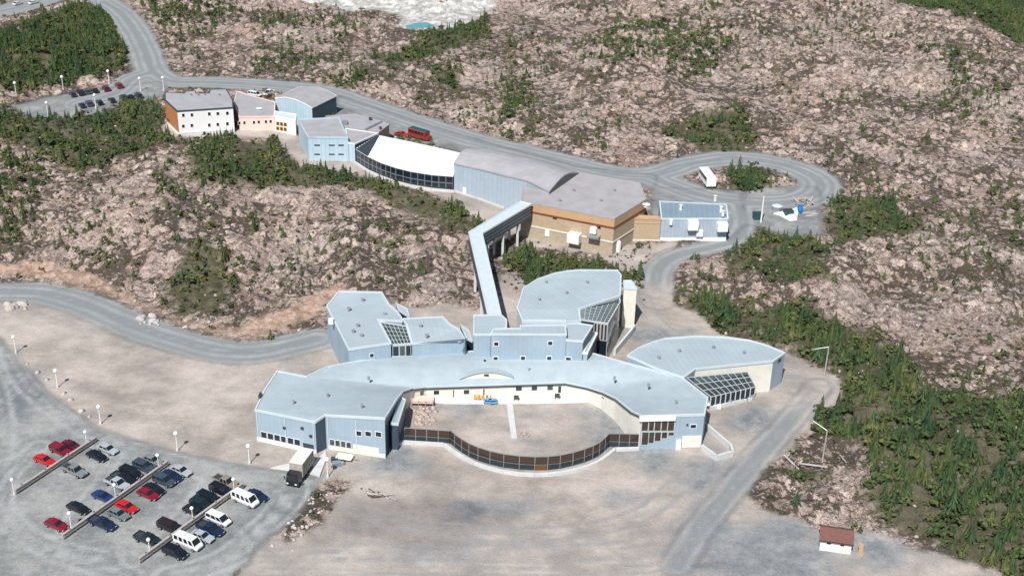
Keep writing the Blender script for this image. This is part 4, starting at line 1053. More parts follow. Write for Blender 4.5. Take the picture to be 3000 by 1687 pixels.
def np_mesh(name, v, f, mats, mi=None, smooth=False):
    me = bpy.data.meshes.new(name)
    me.vertices.add(len(v)); me.loops.add(f.size); me.polygons.add(len(f))
    me.vertices.foreach_set('co', v.astype(np.float32).ravel()); me.loops.foreach_set('vertex_index', f.astype(np.int32).ravel())
    me.polygons.foreach_set('loop_start', np.arange(len(f), dtype=np.int32)*3)
    for m in mats: me.materials.append(m)
    if mi is not None: me.polygons.foreach_set('material_index', mi.astype(np.int32))
    me.update(); me.validate(); return me
def bake(name, variants, X, Y, Zz, S, Wd, mats, mi=None):
    """one joined mesh out of many scaled, turned copies"""
    V, F, MI, base = [], [], [], 0
    for i in range(len(X)):
        v, f, m = variants[i % len(variants)]
        a = rng.random()*6.283; c, s_ = math.cos(a), math.sin(a)
        w = S[i]*Wd[i]; p = np.empty_like(v)
        p[:, 0] = (v[:, 0]*c - v[:, 1]*s_)*w + X[i]; p[:, 1] = (v[:, 0]*s_ + v[:, 1]*c)*w + Y[i]; p[:, 2] = v[:, 2]*S[i] + Zz[i]
        V.append(p); F.append(f + base); MI.append(m); base += len(v)
    return np_mesh(name, np.concatenate(V), np.concatenate(F), mats, np.concatenate(MI))
def with_trunk(cr, tr):
    return np.concatenate([cr[0], tr[0]]), np.concatenate([cr[1], tr[1] + len(cr[0])]), np.concatenate([np.zeros(len(cr[1]), int), np.ones(len(tr[1]), int)])
def project(x, y, z):
    p = np.stack([x, y, z - CAM_H], -1) @ np.array(CM)
    d = -p[:, 2]
    return 1500 + FPX*p[:, 0]/d, 843.5 - FPX*p[:, 1]/d, d
def scatter():
    sx, sy, sh, sw = [], [], [], []; bx, by, bs_ = [], [], []
    for poly, dens in VEG:
        if dens <= 0: continue
        w = np.array(D(poly)); x0, y0 = w.min(0); x1, y1 = w.max(0)
        n = int((x1-x0)*(y1-y0)*dens*3.3)
        px = rng.uniform(x0, x1, n); py = rng.uniform(y0, y1, n)
        F = sdf_poly([tuple(p) for p in w]); d = samp(F, px, py) + (fbm(px, py, 5, 5, 2)-.5)*7
        clump = fbm(px, py, 3, 7, 3)
        keep = (d > .2) & (clump > (.33 if dens > .13 else .42))
        px, py, d = px[keep], py[keep], d[keep]
        isb = rng.random(len(px)) < (.28 if dens > .09 else .42)
        hgt = (1.5 + 3.1*rng.random(len(px))**1.6) * (1 + .5*(rng.random(len(px)) > .90)) * (1.15 if dens > .13 else .95)
        sx.append(px[~isb]); sy.append(py[~isb]); sh.append(hgt[~isb]); sw.append(rng.uniform(.52, .95, (~isb).sum()))
        bx.append(px[isb]); by.append(py[isb]); bs_.append(rng.uniform(1.8, 3.4, isb.sum()))
        n = int((x1-x0)*(y1-y0)*dens*.9)          # understorey
        px = rng.uniform(x0, x1, n); py = rng.uniform(y0, y1, n); d = samp(F, px, py) + (fbm(px, py, 5, 5, 2)-.5)*9
        k = d > -1; bx.append(px[k]); by.append(py[k]); bs_.append(rng.uniform(.9, 2.0, k.sum()))
    n = 15000                                        # lone trees over the rock
    px = rng.uniform(-250, 250, n); py = rng.uniform(140, 600, n)
    c = fbm(px, py, 2, 26, 3); k = (c + .25*(rng.random(n)-.5) > .535)
    q = rng.random(k.sum()) < .45; a, b = px[k], py[k]
    sx.append(a[q]); sy.append(b[q]); sh.append(rng.uniform(1.2, 3.2, q.sum())); sw.append(rng.uniform(.8, 1.3, q.sum()))
    bx.append(a[~q]); by.append(b[~q]); bs_.append(rng.uniform(.9, 2.3, (~q).sum()))
    cat = lambda l: np.concatenate(l)
    return cat(sx), cat(sy), cat(sh), cat(sw), cat(bx), cat(by), cat(bs_)
def inside_world(poly, x, y):
    ins = np.zeros(x.shape, bool); n = len(poly)
    for i in range(n):
        a, b = poly[i], poly[(i+1) % n]
        c = (a[1] <= y) != (b[1] <= y)
        ins ^= c & (x < a[0] + (y-a[1])*(b[0]-a[0])/((b[1]-a[1]) or 1e-9))
    return ins
FOOT = [outline(s.pts, 1.2)[0] for s in (cw, w1, w2, c1, c2, c3, th, pr, tw, ew, u1, u2, ue, u3, u4, u5, u6, u7, u8, u9, u10, u11, bs_)]
def clear_of_buildings(x, y):
    k = np.ones(x.shape, bool)
    for f in FOOT: k &= ~inside_world(f, x, y)
    return k
SPOTS_CLEAR = [(2440, 1360, 3)]
def place_ok(x, y, h, mk, lim=.35):
    fl = np.maximum.reduce([mk['road'], mk['grey'], mk['sand'], mk['white']])
    isl = inside_world(D([(1832, 445), (1880, 425), (1930, 428), (1950, 460), (1930, 486), (1860, 488)]), x, y)
    mid = inside_world(D([(1245, 590), (1640, 590), (1640, 760), (1245, 760)]), x, y)
    X_, Y_, d = project(x, y, h)
    view = (X_ > -60) & (X_ < 3060) & (Y_ > -80) & (Y_ < 1800)
    near = (X_ > -420) & (X_ < 3420) & (Y_ > -160) & (Y_ < 1900)
    return ((fl < lim) | isl | (mid & (mk['road'] < .3))) & near & clear_of_buildings(x, y), view, X_, Y_, d
sx, sy, sh, sw, bx, by, bsz = scatter()
hh, mk = ground(sx, sy); ok, view, X_, Y_, dd = place_ok(sx, sy, hh, mk)
sx, sy, sh, sw, hh, view, X_, Y_, dd = (a[ok] for a in (sx, sy, sh, sw, hh, view, X_, Y_, dd))
rank = np.where(view & (X_ > 0) & (X_ < 3000) & (Y_ > 0) & (Y_ < 1687), sh/dd, 0)
order = np.argsort(-rank); top, rest = order[:296], order[296:]
SPR = [spruce_mesh(i) for i in range(5)]; TR = trunk_np(.5, .028)
mats_s = [M['spruce'], M['bark']]
def region_words(px, py):
    x, y = px/1.1646, py/1.1646
    if x > 1690 and y > 700 and x < 2140: return 'in the belt behind the right-hand wing'
    if x > 1690 and y > 950: return 'in the thick woodland at the lower right'
    if x > 1690: return 'in the clump right of the metal plant building'
    if 1240 < x < 1640 and 560 < y < 780: return 'in the clump between the footbridge and brick hall'
    if 1820 < x < 1960 and 400 < y < 500: return 'on the island inside the turning loop'
    if 400 < x < 620 and 620 < y < 840: return 'in the clump above the left gravel road'
    if x < 420 and y > 1380: return 'at the bottom left corner'
    if y < 640 and x < 1240 and y > 240: return 'in the wood below the upper buildings'
    if y <= 240 and x < 420: return 'in the wood at the top left'
    return 'standing alone on bare rock'
def part_words(wd, x, y, cen):
    if 'alone' in wd: return wd + (', left half' if x < 1500 else ', right half') + (' far off' if y < 560 else ' halfway' if y < 1000 else ' near')
    cx_, cy_, rx_, ry_ = cen[wd]; q = lambda v, c, r: 0 if v < c - r*.5 else (2 if v > c + r*.5 else 1)
    return wd + ', ' + ('far', 'middle', 'near')[q(y, cy_, ry_)] + ' ' + ('left', 'centre', 'right')[q(x, cx_, rx_)] + ' part'
def centres(idx, X, Y):
    w = {i: region_words(X[i], Y[i]) for i in idx}; c = {}
    for k in set(w.values()):
        xs = np.array([X[i] for i in idx if w[i] == k]); ys = np.array([Y[i] for i in idx if w[i] == k])
        c[k] = (xs.mean(), ys.mean(), xs.std() + 1, ys.std() + 1)
    return w, c
words, cen = centres(top, X_, Y_)
cr_me = [np_mesh('spruce_crown', v, f, [M['spruce']]) for v, f in SPR]
tr_me = np_mesh('spruce_trunk', TR[0], TR[1], [M['bark']])
for k, i in enumerate(top):
    o = empty('spruce_tree', (sx[i], sy[i], hh[i] - .1), rnd.random()*6.28)
    o.scale = (sh[i]*sw[i], sh[i]*sw[i], sh[i])
    wd = words[i]
    tag(o, ('tall' if sh[i] > 4.6 else 'middling' if sh[i] > 3.9 else 'small') + ' dark green spruce ' + part_words(wd, X_[i], Y_[i], cen), 'tree', 'spruces ' + wd)
    c_ = link('crown', cr_me[k % 5], o); t_ = link('trunk', tr_me, o)
tag(link('spruce_woodland', bake('spruce_woodland', [with_trunk(s, TR) for s in SPR], sx[rest], sy[rest], hh[rest]-.1, sh[rest], sw[rest], mats_s)), 'dense dark green spruce woodland in patches over the rock', kind='stuff')
# leafy bushes
BU = [bush_mesh(20+i, 32) for i in range(5)]; TB = trunk_np(.3, .02)
h2, mk2 = ground(bx, by); ok, view, X2, Y2, d2 = place_ok(bx, by, h2, mk2)
bx, by, bsz, h2, view, X2, Y2, d2 = (a[ok] for a in (bx, by, bsz, h2, view, X2, Y2, d2))
rank = np.where((X2 > 0) & (X2 < 3000) & (Y2 > 0) & (Y2 < 1687), bsz/d2, 0)
order = np.argsort(-rank); topb, restb = order[:150], order[150:]
words, cen = centres(topb, X2, Y2)
bc = [np_mesh('bush_crown', v, f, [M['leaf']]) for v, f in BU]; bt = np_mesh('bush_stem', TB[0], TB[1], [M['bark']])
for k, i in enumerate(topb):
    o = empty('leafy_bush', (bx[i], by[i], h2[i] - .15), rnd.random()*6.28); o.scale = (bsz[i]*1.15, bsz[i]*1.15, bsz[i])
    wd = words[i]
    tag(o, ('broad' if bsz[i] > 2.9 else 'small') + ' yellow-green leafy bush ' + part_words(wd, X2[i], Y2[i], cen), 'bush', 'leafy bushes ' + wd)
    link('crown', bc[k % 5], o); link('trunk', bt, o)
one = np.ones(len(restb))
tag(link('bushes', bake('bushes', [(v, f, np.zeros(len(f), int)) for v, f in BU], bx[restb], by[restb], h2[restb]-.15, bsz[restb], one*1.15, [M['leaf']])), 'mass of yellow-green bushes among the spruces', kind='stuff')
# low scrub in the crevices of the rock
SC = [bush_mesh(40+i, 12, .6, .0) for i in range(4)]
n = 60000
qx = rng.uniform(-250, 250, n); qy = rng.uniform(135, 600, n)
c = fbm(qx, qy, 6, 18, 3); k = rng.random(n) < .25 + 1.6*np.clip(c - .45, 0, 1)*2
qx, qy = qx[k], qy[k]; h3, mk3 = ground(qx, qy); ok, view, X3, Y3, d3 = place_ok(qx, qy, h3, mk3, .15)
ok &= (mk3['rust'] < .5)
qx, qy, h3 = qx[ok], qy[ok], h3[ok]
tag(link('low_scrub', bake('low_scrub', [(v, f, np.zeros(len(f), int)) for v, f in SC], qx, qy, h3-.1, rng.uniform(.4, 1.2, len(qx)), np.full(len(qx), 1.6), [M['scrub']])), 'olive and brown low scrub growing in rock crevices', kind='stuff')
# loose boulders over the rock
def rock_mesh(seed, k=7):
    r = random.Random(seed); v = []
    for j, (z, rr) in enumerate(((-.3, .45), (.15, .55), (.42, .3))):
        for i in range(k):
            a = 6.283*i/k + .4*j; q = rr*r.uniform(.7, 1.2); v.append((q*math.cos(a)*1.3, q*math.sin(a), z + r.uniform(-.06, .06)))
    v.append((0, 0, .5)); f = []
    for j in range(2):
        for i in range(k):
            a, b = j*k+i, j*k+(i+1) % k; f += [(a, b, b+k), (a, b+k, a+k)]
    for i in range(k): f.append((2*k+i, 2*k+(i+1) % k, 3*k))
    return np.array(v), np.array(f)
RK = [rock_mesh(60+i) for i in range(5)]
n = 3500; qx = rng.uniform(-250, 250, n); qy = rng.uniform(135, 600, n); h4, mk4 = ground(qx, qy); ok, *_ = place_ok(qx, qy, h4, mk4, .2)
qx, qy, h4 = qx[ok], qy[ok], h4[ok]
tag(link('loose_rocks', bake('loose_rocks', [(v, f, np.zeros(len(f), int)) for v, f in RK], qx, qy, h4, rng.uniform(.25, .85, len(qx))*.9, np.full(len(qx), 1.2), [M['fieldstone']])), 'loose pale stones strewn over the bedrock', kind='stuff')
# ================================================================== VEHICLES
def paint(name, c, rough=.28):
    if name not in M:
        m, nt, bs = nmat(name)
        f = noise(nt, 1.5, 3); nt.links.new(ramp(nt, f, [(.3, tuple(x*.85 for x in c)), (.7, c)]), bs.inputs['Base Color'])
        bs.inputs['Roughness'].default_value = rough; bs.inputs['Coat Weight'].default_value = .5; bs.inputs['Coat Roughness'].default_value = .1
        M[name] = m
    return M[name]
COLS = dict(bright_red=(.60, .015, .02), dark_red=(.26, .008, .025), maroon=(.13, .010, .022), black=(.010, .012, .018), navy=(.012, .025, .07), blue=(.015, .04, .16),
            grey=(.22, .24, .25), silver=(.42, .46, .48), teal=(.16, .21, .21), white=(.80, .81, .80), green=(.010, .032, .030), beige=(.30, .25, .20), greyblue=(.05, .075, .10), brown=(.030, .018, .016))
SPEC = {  # stations (x, half width, z low, z top); cabin (x0, x1 at belt, x0, x1 at roof, z roof); length bits
    'car': ([(-2.3, .72, .35, .72), (-2.2, .84, .28, .88), (-1.3, .89, .25, .95), (.7, .89, .25, .93), (1.9, .84, .28, .80), (2.3, .70, .35, .62)], (-1.75, 1.0, -1.15, .25, 1.42), (-1.4, 1.42)),
    'suv': ([(-2.3, .80, .40, 1.0), (-2.2, .92, .32, 1.05), (0, .94, .30, 1.08), (.9, .94, .30, 1.06), (2.1, .90, .32, .98), (2.35, .78, .42, .80)], (-2.25, 1.15, -2.0, .45, 1.74), (-1.42, 1.45)),
    'minivan': ([(-2.4, .82, .38, .98), (-2.3, .94, .30, 1.02), (1.1, .95, .28, 1.02), (2.2, .88, .30, .84), (2.45, .74, .40, .66)], (-2.35, 1.7, -2.2, .85, 1.76), (-1.5, 1.55)),
    'van': ([(-2.7, .92, .40, 1.15), (-2.65, .98, .35, 1.22), (1.9, .98, .35, 1.22), (2.45, .94, .38, 1.05), (2.7, .82, .45, .85)], (-2.65, 2.1, -2.6, 1.45, 2.12), (-1.7, 1.75)),
    'pickup': ([(-2.75, .86, .50, .95), (-2.7, .95, .45, 1.0), (.9, .96, .42, 1.05), (2.4, .92, .42, 1.02), (2.7, .80, .50, .85)], (-.85, 1.25, -.65, .60, 1.78), (-1.75, 1.75)),
}
def vehicle_parts(root, kind, col, topper=None):
    st, cab, ax = SPEC[kind]; pm = paint('paint_'+col, COLS[col])
    mb = MB(); rings = []
    for x, w, zl, zt in st:
        zm = zl + (zt-zl)*.55
        rings.append([(x, -w*.9, zl), (x, w*.9, zl), (x, w, zm), (x, w*.93, zt), (x, -w*.93, zt), (x, -w, zm)])
    for a, b in zip(rings, rings[1:]): mb.loft(b, a, 0, cap=False)
    for ring in (rings[0][::-1], rings[-1]):
        k = len(mb.v); mb.v += ring; mb.f.append(tuple(range(k, k+6))); mb.m.append(0); mb.uv.append([(0, 0)]*6)
    W = st[2][1]
    if kind == 'pickup':       # bed walls with a dark load floor
        for y0, y1 in ((-W*.95, -W*.82), (W*.82, W*.95)): mb.box(-2.68, y0, 1.0, -.9, y1, 1.22)
        mb.box(-2.7, -W*.95, 1.0, -2.58, W*.95, 1.22)
    body = mb.build('body', [pm], root)
    if kind == 'pickup':
        mb = MB(); mb.box(-2.56, -W*.80, 1.01, -.92, W*.80, 1.05); mb.build('load_bed', [M['darkmetal']], root)
    x0, x1, t0, t1, zr = cab; zb = st[2][3] - .04; wb, wt = W*.92, W*.76
    if kind in ('van', 'suv', 'minivan'): wt = W*.84
    mb = MB(); mb.loft([(x0, -wb, zb), (x1, -wb, zb), (x1, wb, zb), (x0, wb, zb)], [(t0, -wt, zr-.06), (t1, -wt, zr-.06), (t1, wt, zr-.06), (t0, wt, zr-.06)]); mb.build('windows', [M['car_glass']], root)
    mb = MB(); mb.loft([(t0-.05, -wt-.02, zr-.07), (t1+.05, -wt-.02, zr-.07), (t1+.05, wt+.02, zr-.07), (t0-.05, wt+.02, zr-.07)], [(t0+.08, -wt+.1, zr), (t1-.08, -wt+.1, zr), (t1-.08, wt-.1, zr), (t0+.08, wt-.1, zr)])
    n = {'van': 4, 'suv': 3, 'minivan': 3, 'pickup': 2, 'car': 2}[kind]
    for k in range(n+1):       # roof pillars
        xb = x0 + (x1-x0)*k/n; xt = t0 + (t1-t0)*k/n
        for s_ in (-1, 1):
            th_ = .16 if kind == 'van' else .07
            mb.beam((xb, s_*(wb+.01), zb), (xt, s_*(wt+.012), zr-.03), .05, .05)
            mb.loft([(xb-th_, s_*(wb+.012)-.015, zb), (xb+th_, s_*(wb+.012)-.015, zb), (xb+th_, s_*(wb+.012)+.015, zb), (xb-th_, s_*(wb+.012)+.015, zb)],
                    [(xt-th_, s_*(wt+.012)-.015, zr-.05), (xt+th_, s_*(wt+.012)-.015, zr-.05), (xt+th_, s_*(wt+.012)+.015, zr-.05), (xt-th_, s_*(wt+.012)+.015, zr-.05)])
    mb.build('roof', [pm], root)
    for x in ax:
        for s_ in (-1, 1):
            mb = MB(); r = .34 if kind != 'car' else .31
            mb.cyl((x, s_*(W-.20), r), (x, s_*(W+.02), r), r, r, 10); mb.cyl((x, s_*(W+.02), r), (x, s_*(W+.035), r), r*.55, r*.5, 8, 1)
            mb.build('wheel', [M['tyre'], M['galv']], root)
    xf, xr = st[-1][0], st[0][0]; zf = st[-1][3]
    for s_ in (-1, 1):
        mb = MB(); mb.box(xf-.12, s_*.55-.17, zf-.22, xf+.02, s_*.55+.17, zf-.05); mb.build('headlight', [M['headlight']], root)
        mb = MB(); mb.box(xr-.02, s_*.62-.12, st[0][3]-.25, xr+.08, s_*.62+.12, st[0][3]-.05); mb.build('tail_light', [M['taillight']], root)
    mb = MB(); mb.box(xf-.05, -.6, .38, xf+.06, .6, .52); mb.build('bumper', [M['darkmetal']], root)
PROTO = {}
def heading(px, py, dx, dy):
    a, b = P(px, py), P(px+dx, py+dy); return math.atan2(b[1]-a[1], b[0]-a[0])
def vehicle(kind, col, px, py, label, group, hd=None, flip=False, z=0.0):
    key = (kind, col)
    x, y = P(px, py, .8)
    if key not in PROTO:
        o = empty({'car': 'parked_car', 'suv': 'parked_car', 'minivan': 'parked_van', 'van': 'parked_van', 'pickup': 'pickup_truck'}[kind])
        vehicle_parts(o, kind, col); PROTO[key] = o
    else:
        src = PROTO[key]; o = src.copy(); COL.objects.link(o)
        for ch in src.children:
            c = ch.copy(); COL.objects.link(c); c.parent = o
    o.location = (x, y, hz(x, y) + .01)
    o.rotation_euler = (0, 0, (hd if hd is not None else heading(px, py, 100, 42)) + (math.pi if flip else 0) + rnd.uniform(-.03, .03))
    o.scale = (.94, .94, .94)
    tag(o, label, {'car': 'car', 'suv': 'car', 'minivan': 'van', 'van': 'van', 'pickup': 'pickup truck'}[kind], group)
    return o
G1 = 'vehicles parked along the rail fences of the lower lot'
LOT = [
 ('car', 'bright_red', 129, 1344, 'bright red car alone on the left side of the far rail fence'),
 ('suv', 'dark_red', 176, 1316, 'dark red car left of the far fence, between bright red and maroon cars'),
 ('car', 'maroon', 208, 1302, 'maroon car nearest the end lamp on the far rail fence'),
 ('car', 'black', 283, 1332, 'black car on the right side of the far rail fence'),
 ('car', 'silver', 315, 1312, 'silver car with dark windows, last on the right of the far fence'),
 ('pickup', 'grey', 218, 1376, 'grey pickup truck parked right of the far rail fence'),
 ('car', 'grey', 447, 1344, 'small grey car at the far left end of the middle fence'),
 ('suv', 'greyblue', 421, 1364, 'dark blue-grey car beside the small grey one, middle fence'),
 ('suv', 'black', 382, 1382, 'tall black car left of the middle fence, next to the black pickup'),
 ('pickup', 'black', 362, 1400, 'black pickup truck in the group of three left of the middle fence'),
 ('pickup', 'silver', 343, 1413, 'silver pickup truck nearest the camera in the group of three'),
 ('car', 'blue', 301, 1450, 'small deep blue car left of the middle fence'),
 ('car', 'black', 228, 1484, 'long black car alone left of the middle fence'),
 ('car', 'dark_red', 164, 1532, 'dark red car at the near left end of the middle fence'),
 ('car', 'silver', 529, 1375, 'silver car farthest along the right side of the middle fence'),
 ('car', 'navy', 502, 1390, 'navy car beside the silver one right of the middle fence'),
 ('suv', 'greyblue', 480, 1405, 'taller blue-grey car beside a navy one right of the middle fence'),
 ('car', 'black', 450, 1429, 'black car right of the middle fence just beyond the red one'),
 ('car', 'dark_red', 433, 1443, 'dark red car right of the middle fence, next to a black one'),
 ('car', 'bright_red', 370, 1480, 'bright red car right of the middle fence'),
 ('car', 'teal', 346, 1501, 'greenish grey car beside the bright red one, right of middle fence'),
 ('pickup', 'navy', 300, 1530, 'navy pickup truck near the camera right of the middle fence'),
 ('pickup', 'beige', 662, 1409, 'beige pickup truck at the far end of the near fence'),
 ('suv', 'black', 646, 1432, 'black car next to the beige pickup by the near fence'),
 ('minivan', 'black', 612, 1457, 'black minivan left of the near rail fence'),
 ('suv', 'green', 590, 1475, 'dark green car beside the black minivan'),
 ('car', 'black', 568, 1492, 'black car by the lamp left of the near rail fence'),
 ('minivan', 'brown', 497, 1540, 'very dark brown minivan alone left of the near fence'),
 ('pickup', 'green', 434, 1577, 'dark green pickup at the near end of the near fence'),
 ('car', 'navy', 752, 1447, 'navy car half hidden behind the far white passenger van'),
 ('van', 'white', 719, 1461, 'white passenger van farthest along the near fence'),
 ('minivan', 'white', 640, 1517, 'white minivan between the two big white vans'),
 ('pickup', 'navy', 616, 1546, 'navy pickup truck between white minivan and silver car'),
 ('car', 'silver', 592, 1567, 'silver car beside the nearer white passenger van'),
 ('van', 'white', 552, 1587, 'white passenger van nearest the camera'),
 ('suv', 'black', 512, 1614, 'black car at the near right end of the near fence'),
]
for k, (kind, col, x, y, lb) in enumerate(LOT):
    vehicle(kind, col, x, y, lb, G1)
G2 = 'cars parked in the upper lot'
hu = heading(250, 280, 60, -9) + math.pi/2
for k, (kind, col, x, y, lb) in enumerate([
    ('car', 'navy', 213, 275, 'navy car leftmost in the back row of the upper lot'), ('suv', 'black', 236, 271, 'black car second from left in the upper back row'),
    ('car', 'greyblue', 258, 267, 'blue-grey car in the middle of the upper back row'), ('car', 'black', 278, 264, 'black car left of the maroon one in the upper lot'),
    ('suv', 'maroon', 310, 259, 'maroon car second from right in the upper back row'), ('suv', 'dark_red', 348, 250, 'dark red car nearest the upper road junction'),
    ('car', 'navy', 240, 307, 'navy car leftmost in the front row of the upper lot'), ('suv', 'greyblue', 261, 302, 'blue-grey car beside navy one in the upper front row'),
    ('car', 'green', 291, 298, 'green car beside the lamp in the upper front row'), ('car', 'brown', 327, 291, 'brown car in the upper front row'),
    ('suv', 'green', 362, 285, 'dark green car right of the brown one in the upper lot'), ('car', 'black', 383, 282, 'black car near the right end of the upper front row'), ('suv', 'navy', 405, 279, 'navy car at the right end of the upper front row')]):
    vehicle(kind, col, x, y, lb, G2, hd=hu)
hh_ = heading(60, 20, 60, -16)
vehicle('car', 'white', 52, 9, 'left white car driving on the highway at top left', 'cars on the highway', hd=hh_)
vehicle('car', 'white', 98, 6, 'right white car driving on the highway at top left', 'cars on the highway', hd=hh_)
vehicle('car', 'bright_red', 1176, 391, 'small red car above the white membrane roof', 'vehicles on the upper road', hd=heading(1176, 391, 60, 8))
vehicle('minivan', 'white', 746, 272, 'white minivan behind the pink building', 'vehicles on the upper road', hd=heading(746, 272, 60, 10))
vehicle('pickup', 'white', 789, 277, 'white pickup truck behind the arched blue hall', 'vehicles on the upper road', hd=heading(789, 277, 60, -30))
for x, y, c in ((1322, 7, 'black'), (1368, 5, 'greyblue'), (1425, 4, 'navy')):
    vehicle('suv', c, x, y, {'black': 'black', 'greyblue': 'blue-grey', 'navy': 'navy'}[c] + ' car parked beyond the white quarry floor', 'cars beyond the quarry', hd=heading(x, y, 60, -5))
# minibus
def box_vehicle(name, label, cat, px, py, hd, L, W, z0, z1, col, roofcol, wins=5, cabmat=None, pz=1.5):
    o = empty(name); x, y = P(px, py, pz); o.location = (x, y, hz(x, y)); o.rotation_euler = (0, 0, hd); tag(o, label, cat)
    mb = MB(); c = .18; w = W/2
    prof = lambda x_: [(x_, -w, z0), (x_, w, z0), (x_, w, z1-c), (x_, w-c, z1), (x_, -w+c, z1), (x_, -w, z1-c)]
    mb.loft(prof(L/2), prof(-L/2)); mb.build('body', [col], o)
    mb = MB(); mb.box(-L/2+.1, -w+c, z1, L/2-.1, w-c, z1+.07); mb.build('roof', [roofcol], o)
    for s_ in (-1, 1):
        for k in range(wins):
            a = -L/2 + .4 + k*(L-.8)/wins
            mb = MB(); mb.box(a, s_*w-.02, z0+(z1-z0)*.5, a+(L-.8)/wins-.15, s_*w+.02, z1-.3); mb.build('window', [M['car_glass']], o)
        for x_ in (-L*.33, L*.33):
            mb = MB(); mb.cyl((x_, s_*(w-.3), .42), (x_, s_*(w+.01), .42), .42, .42, 10); mb.build('wheel', [M['tyre']], o)
    return o
bus = box_vehicle('minibus', 'red minibus with a dark green roof on the upper road', 'minibus', 1227, 392, heading(1227, 392, 60, 17), 6.6, 2.4, .5, 2.9, M['red'], M['green'])
mb = MB(); mb.box(3.3, -1.0, .5, 4.2, 1.0, 1.5); mb.build('bonnet', [M['red']], bus)
tr = box_vehicle('travel_trailer', 'white travel trailer parked on the turning loop', 'trailer', 2072, 524, heading(2072, 524, 30, 40), 8.2, 2.7, .6, 3.3, M['white'], M['fabric'], 3)
mb = MB(); mb.beam((4.1, 0, .7), (5.3, 0, .5), .15, .15); mb.build('tow_bar', [M['darkmetal']], tr)
# lorry at the loading dock
p0 = P(899, 1313, 3.9); p1 = P(866, 1357, 3.9); hd = math.atan2(p1[1]-p0[1], p1[0]-p0[0]); LL = math.dist(p0, p1)
lo = empty('delivery_truck'); lo.location = ((p0[0]+p1[0])/2, (p0[1]+p1[1])/2, 0.02); lo.rotation_euler = (0, 0, hd)
tag(lo, 'box truck with a cream roof and black cab backed up to the loading dock', 'truck')
mb = MB(); mb.box(-LL/2, -1.25, 1.15, LL/2, 1.25, 3.85); mb.build('cargo_box', [M['wood']], lo)
mb = MB(); mb.box(-LL/2-.05, -1.28, 3.85, LL/2+.05, 1.28, 3.95); mb.build('roof', [M['cream']], lo)
for s_ in (-1, 1):
    for k in range(6):
        mb = MB(); a = -LL/2 + .3 + k*(LL-.5)/6; mb.box(a, s_*1.25-.03, 1.3, a+.12, s_*1.25+.03, 3.7); mb.build('side_rib', [M['darkmetal']], lo)
mb = MB(); x_ = LL/2
mb.loft([(x_+.25, -1.15, .6), (x_+2.1, -1.15, .6), (x_+2.1, 1.15, .6), (x_+.25, 1.15, .6)], [(x_+.25, -1.1, 2.6), (x_+1.7, -1.05, 2.6), (x_+1.7, 1.05, 2.6), (x_+.25, 1.1, 2.6)]); mb.build('cab', [paint('paint_black', COLS['black'])], lo)
mb = MB(); mb.loft([(x_+1.98, -1.0, 1.5), (x_+2.03, -1.0, 1.5), (x_+2.03, 1.0, 1.5), (x_+1.98, 1.0, 1.5)], [(x_+1.76, -.95, 2.45), (x_+1.80, -.95, 2.45), (x_+1.80, .95, 2.45), (x_+1.76, .95, 2.45)]); mb.build('windscreen', [M['car_glass']], lo)
mb = MB(); mb.box(-LL/2, -.9, .7, x_+.4, .9, 1.14); mb.build('chassis', [M['darkmetal']], lo)
for x__ in (-LL*.32, -LL*.14, x_+1.3):
    for s_ in (-1, 1):
        mb = MB(); mb.cyl((x__, s_*.85, .5), (x__, s_*1.2, .5), .5, .5, 10); mb.build('wheel', [M['tyre']], lo)
for s_ in (-1, 1):
    mb = MB(); mb.box(x_+1.9, s_*1.35-.12, 1.6, x_+2.0, s_*1.35+.12, 2.3); mb.beam((x_+1.8, s_*1.1, 1.8), (x_+1.95, s_*1.3, 1.8), .05, .05); mb.build('wing_mirror', [M['darkmetal']], lo)
    mb = MB(); mb.box(x_+2.08, s_*.8-.2, .8, x_+2.13, s_*.8+.2, 1.05); mb.build('headlight', [M['headlight']], lo)
tag(slab('loading_ramp', N([(953, 1324), (893, 1386), (937, 1397), (958, 1342)]), .35, 'concrete'), kind='structure')
tag(slab('loading_apron', N([(792, 1371), (846, 1357), (880, 1345), (868, 1392), (850, 1380)]), .10, 'concrete'), kind='structure')
# small flat trailer and crates beside the ramp
ft = empty('flat_trailer', (*P(1010, 1346), 0), heading(1010, 1346, 40, 6)); tag(ft, 'small white flat trailer against the cream wall by the ramp', 'trailer')
mb = MB(); mb.box(-1.5, -.9, .6, 1.5, .9, .75); mb.build('deck', [M['white']], ft)
mb = MB(); mb.beam((1.5, 0, .6), (2.6, 0, .5), .1, .1); mb.build('tow_bar', [M['galv']], ft)
for s_ in (-1, 1): mb = MB(); mb.cyl((0, s_*.8, .35), (0, s_*1.0, .35), .35, .35, 10); mb.build('wheel', [M['tyre']], ft)
for k, (x, y, s_, m_, lb) in enumerate(((980, 1350, .6, 'darkmetal', 'dark crate just right of the concrete ramp'), (985, 1364, .7, 'slate', 'blue-grey crate in front of the flat trailer'), (1000, 1362, .5, 'galv', 'small grey crate in front of the flat trailer'), (972, 1366, .45, 'wood', 'brown crate beside the lamp by the ramp'))):
    X, Y = P(x, y); mb = MB(); mb.box(-s_, -s_*.7, 0, s_, s_*.7, s_*1.2)
    for u in (-1, 0, 1): mb.box(u*s_*.9-.05, -s_*.74, 0, u*s_*.9+.05, s_*.74, s_*1.26)
    o = mb.build('crate', [M[m_]]); o.location = (X, Y, 0); o.rotation_euler = (0, 0, .3*k); tag(o, lb, 'crate')
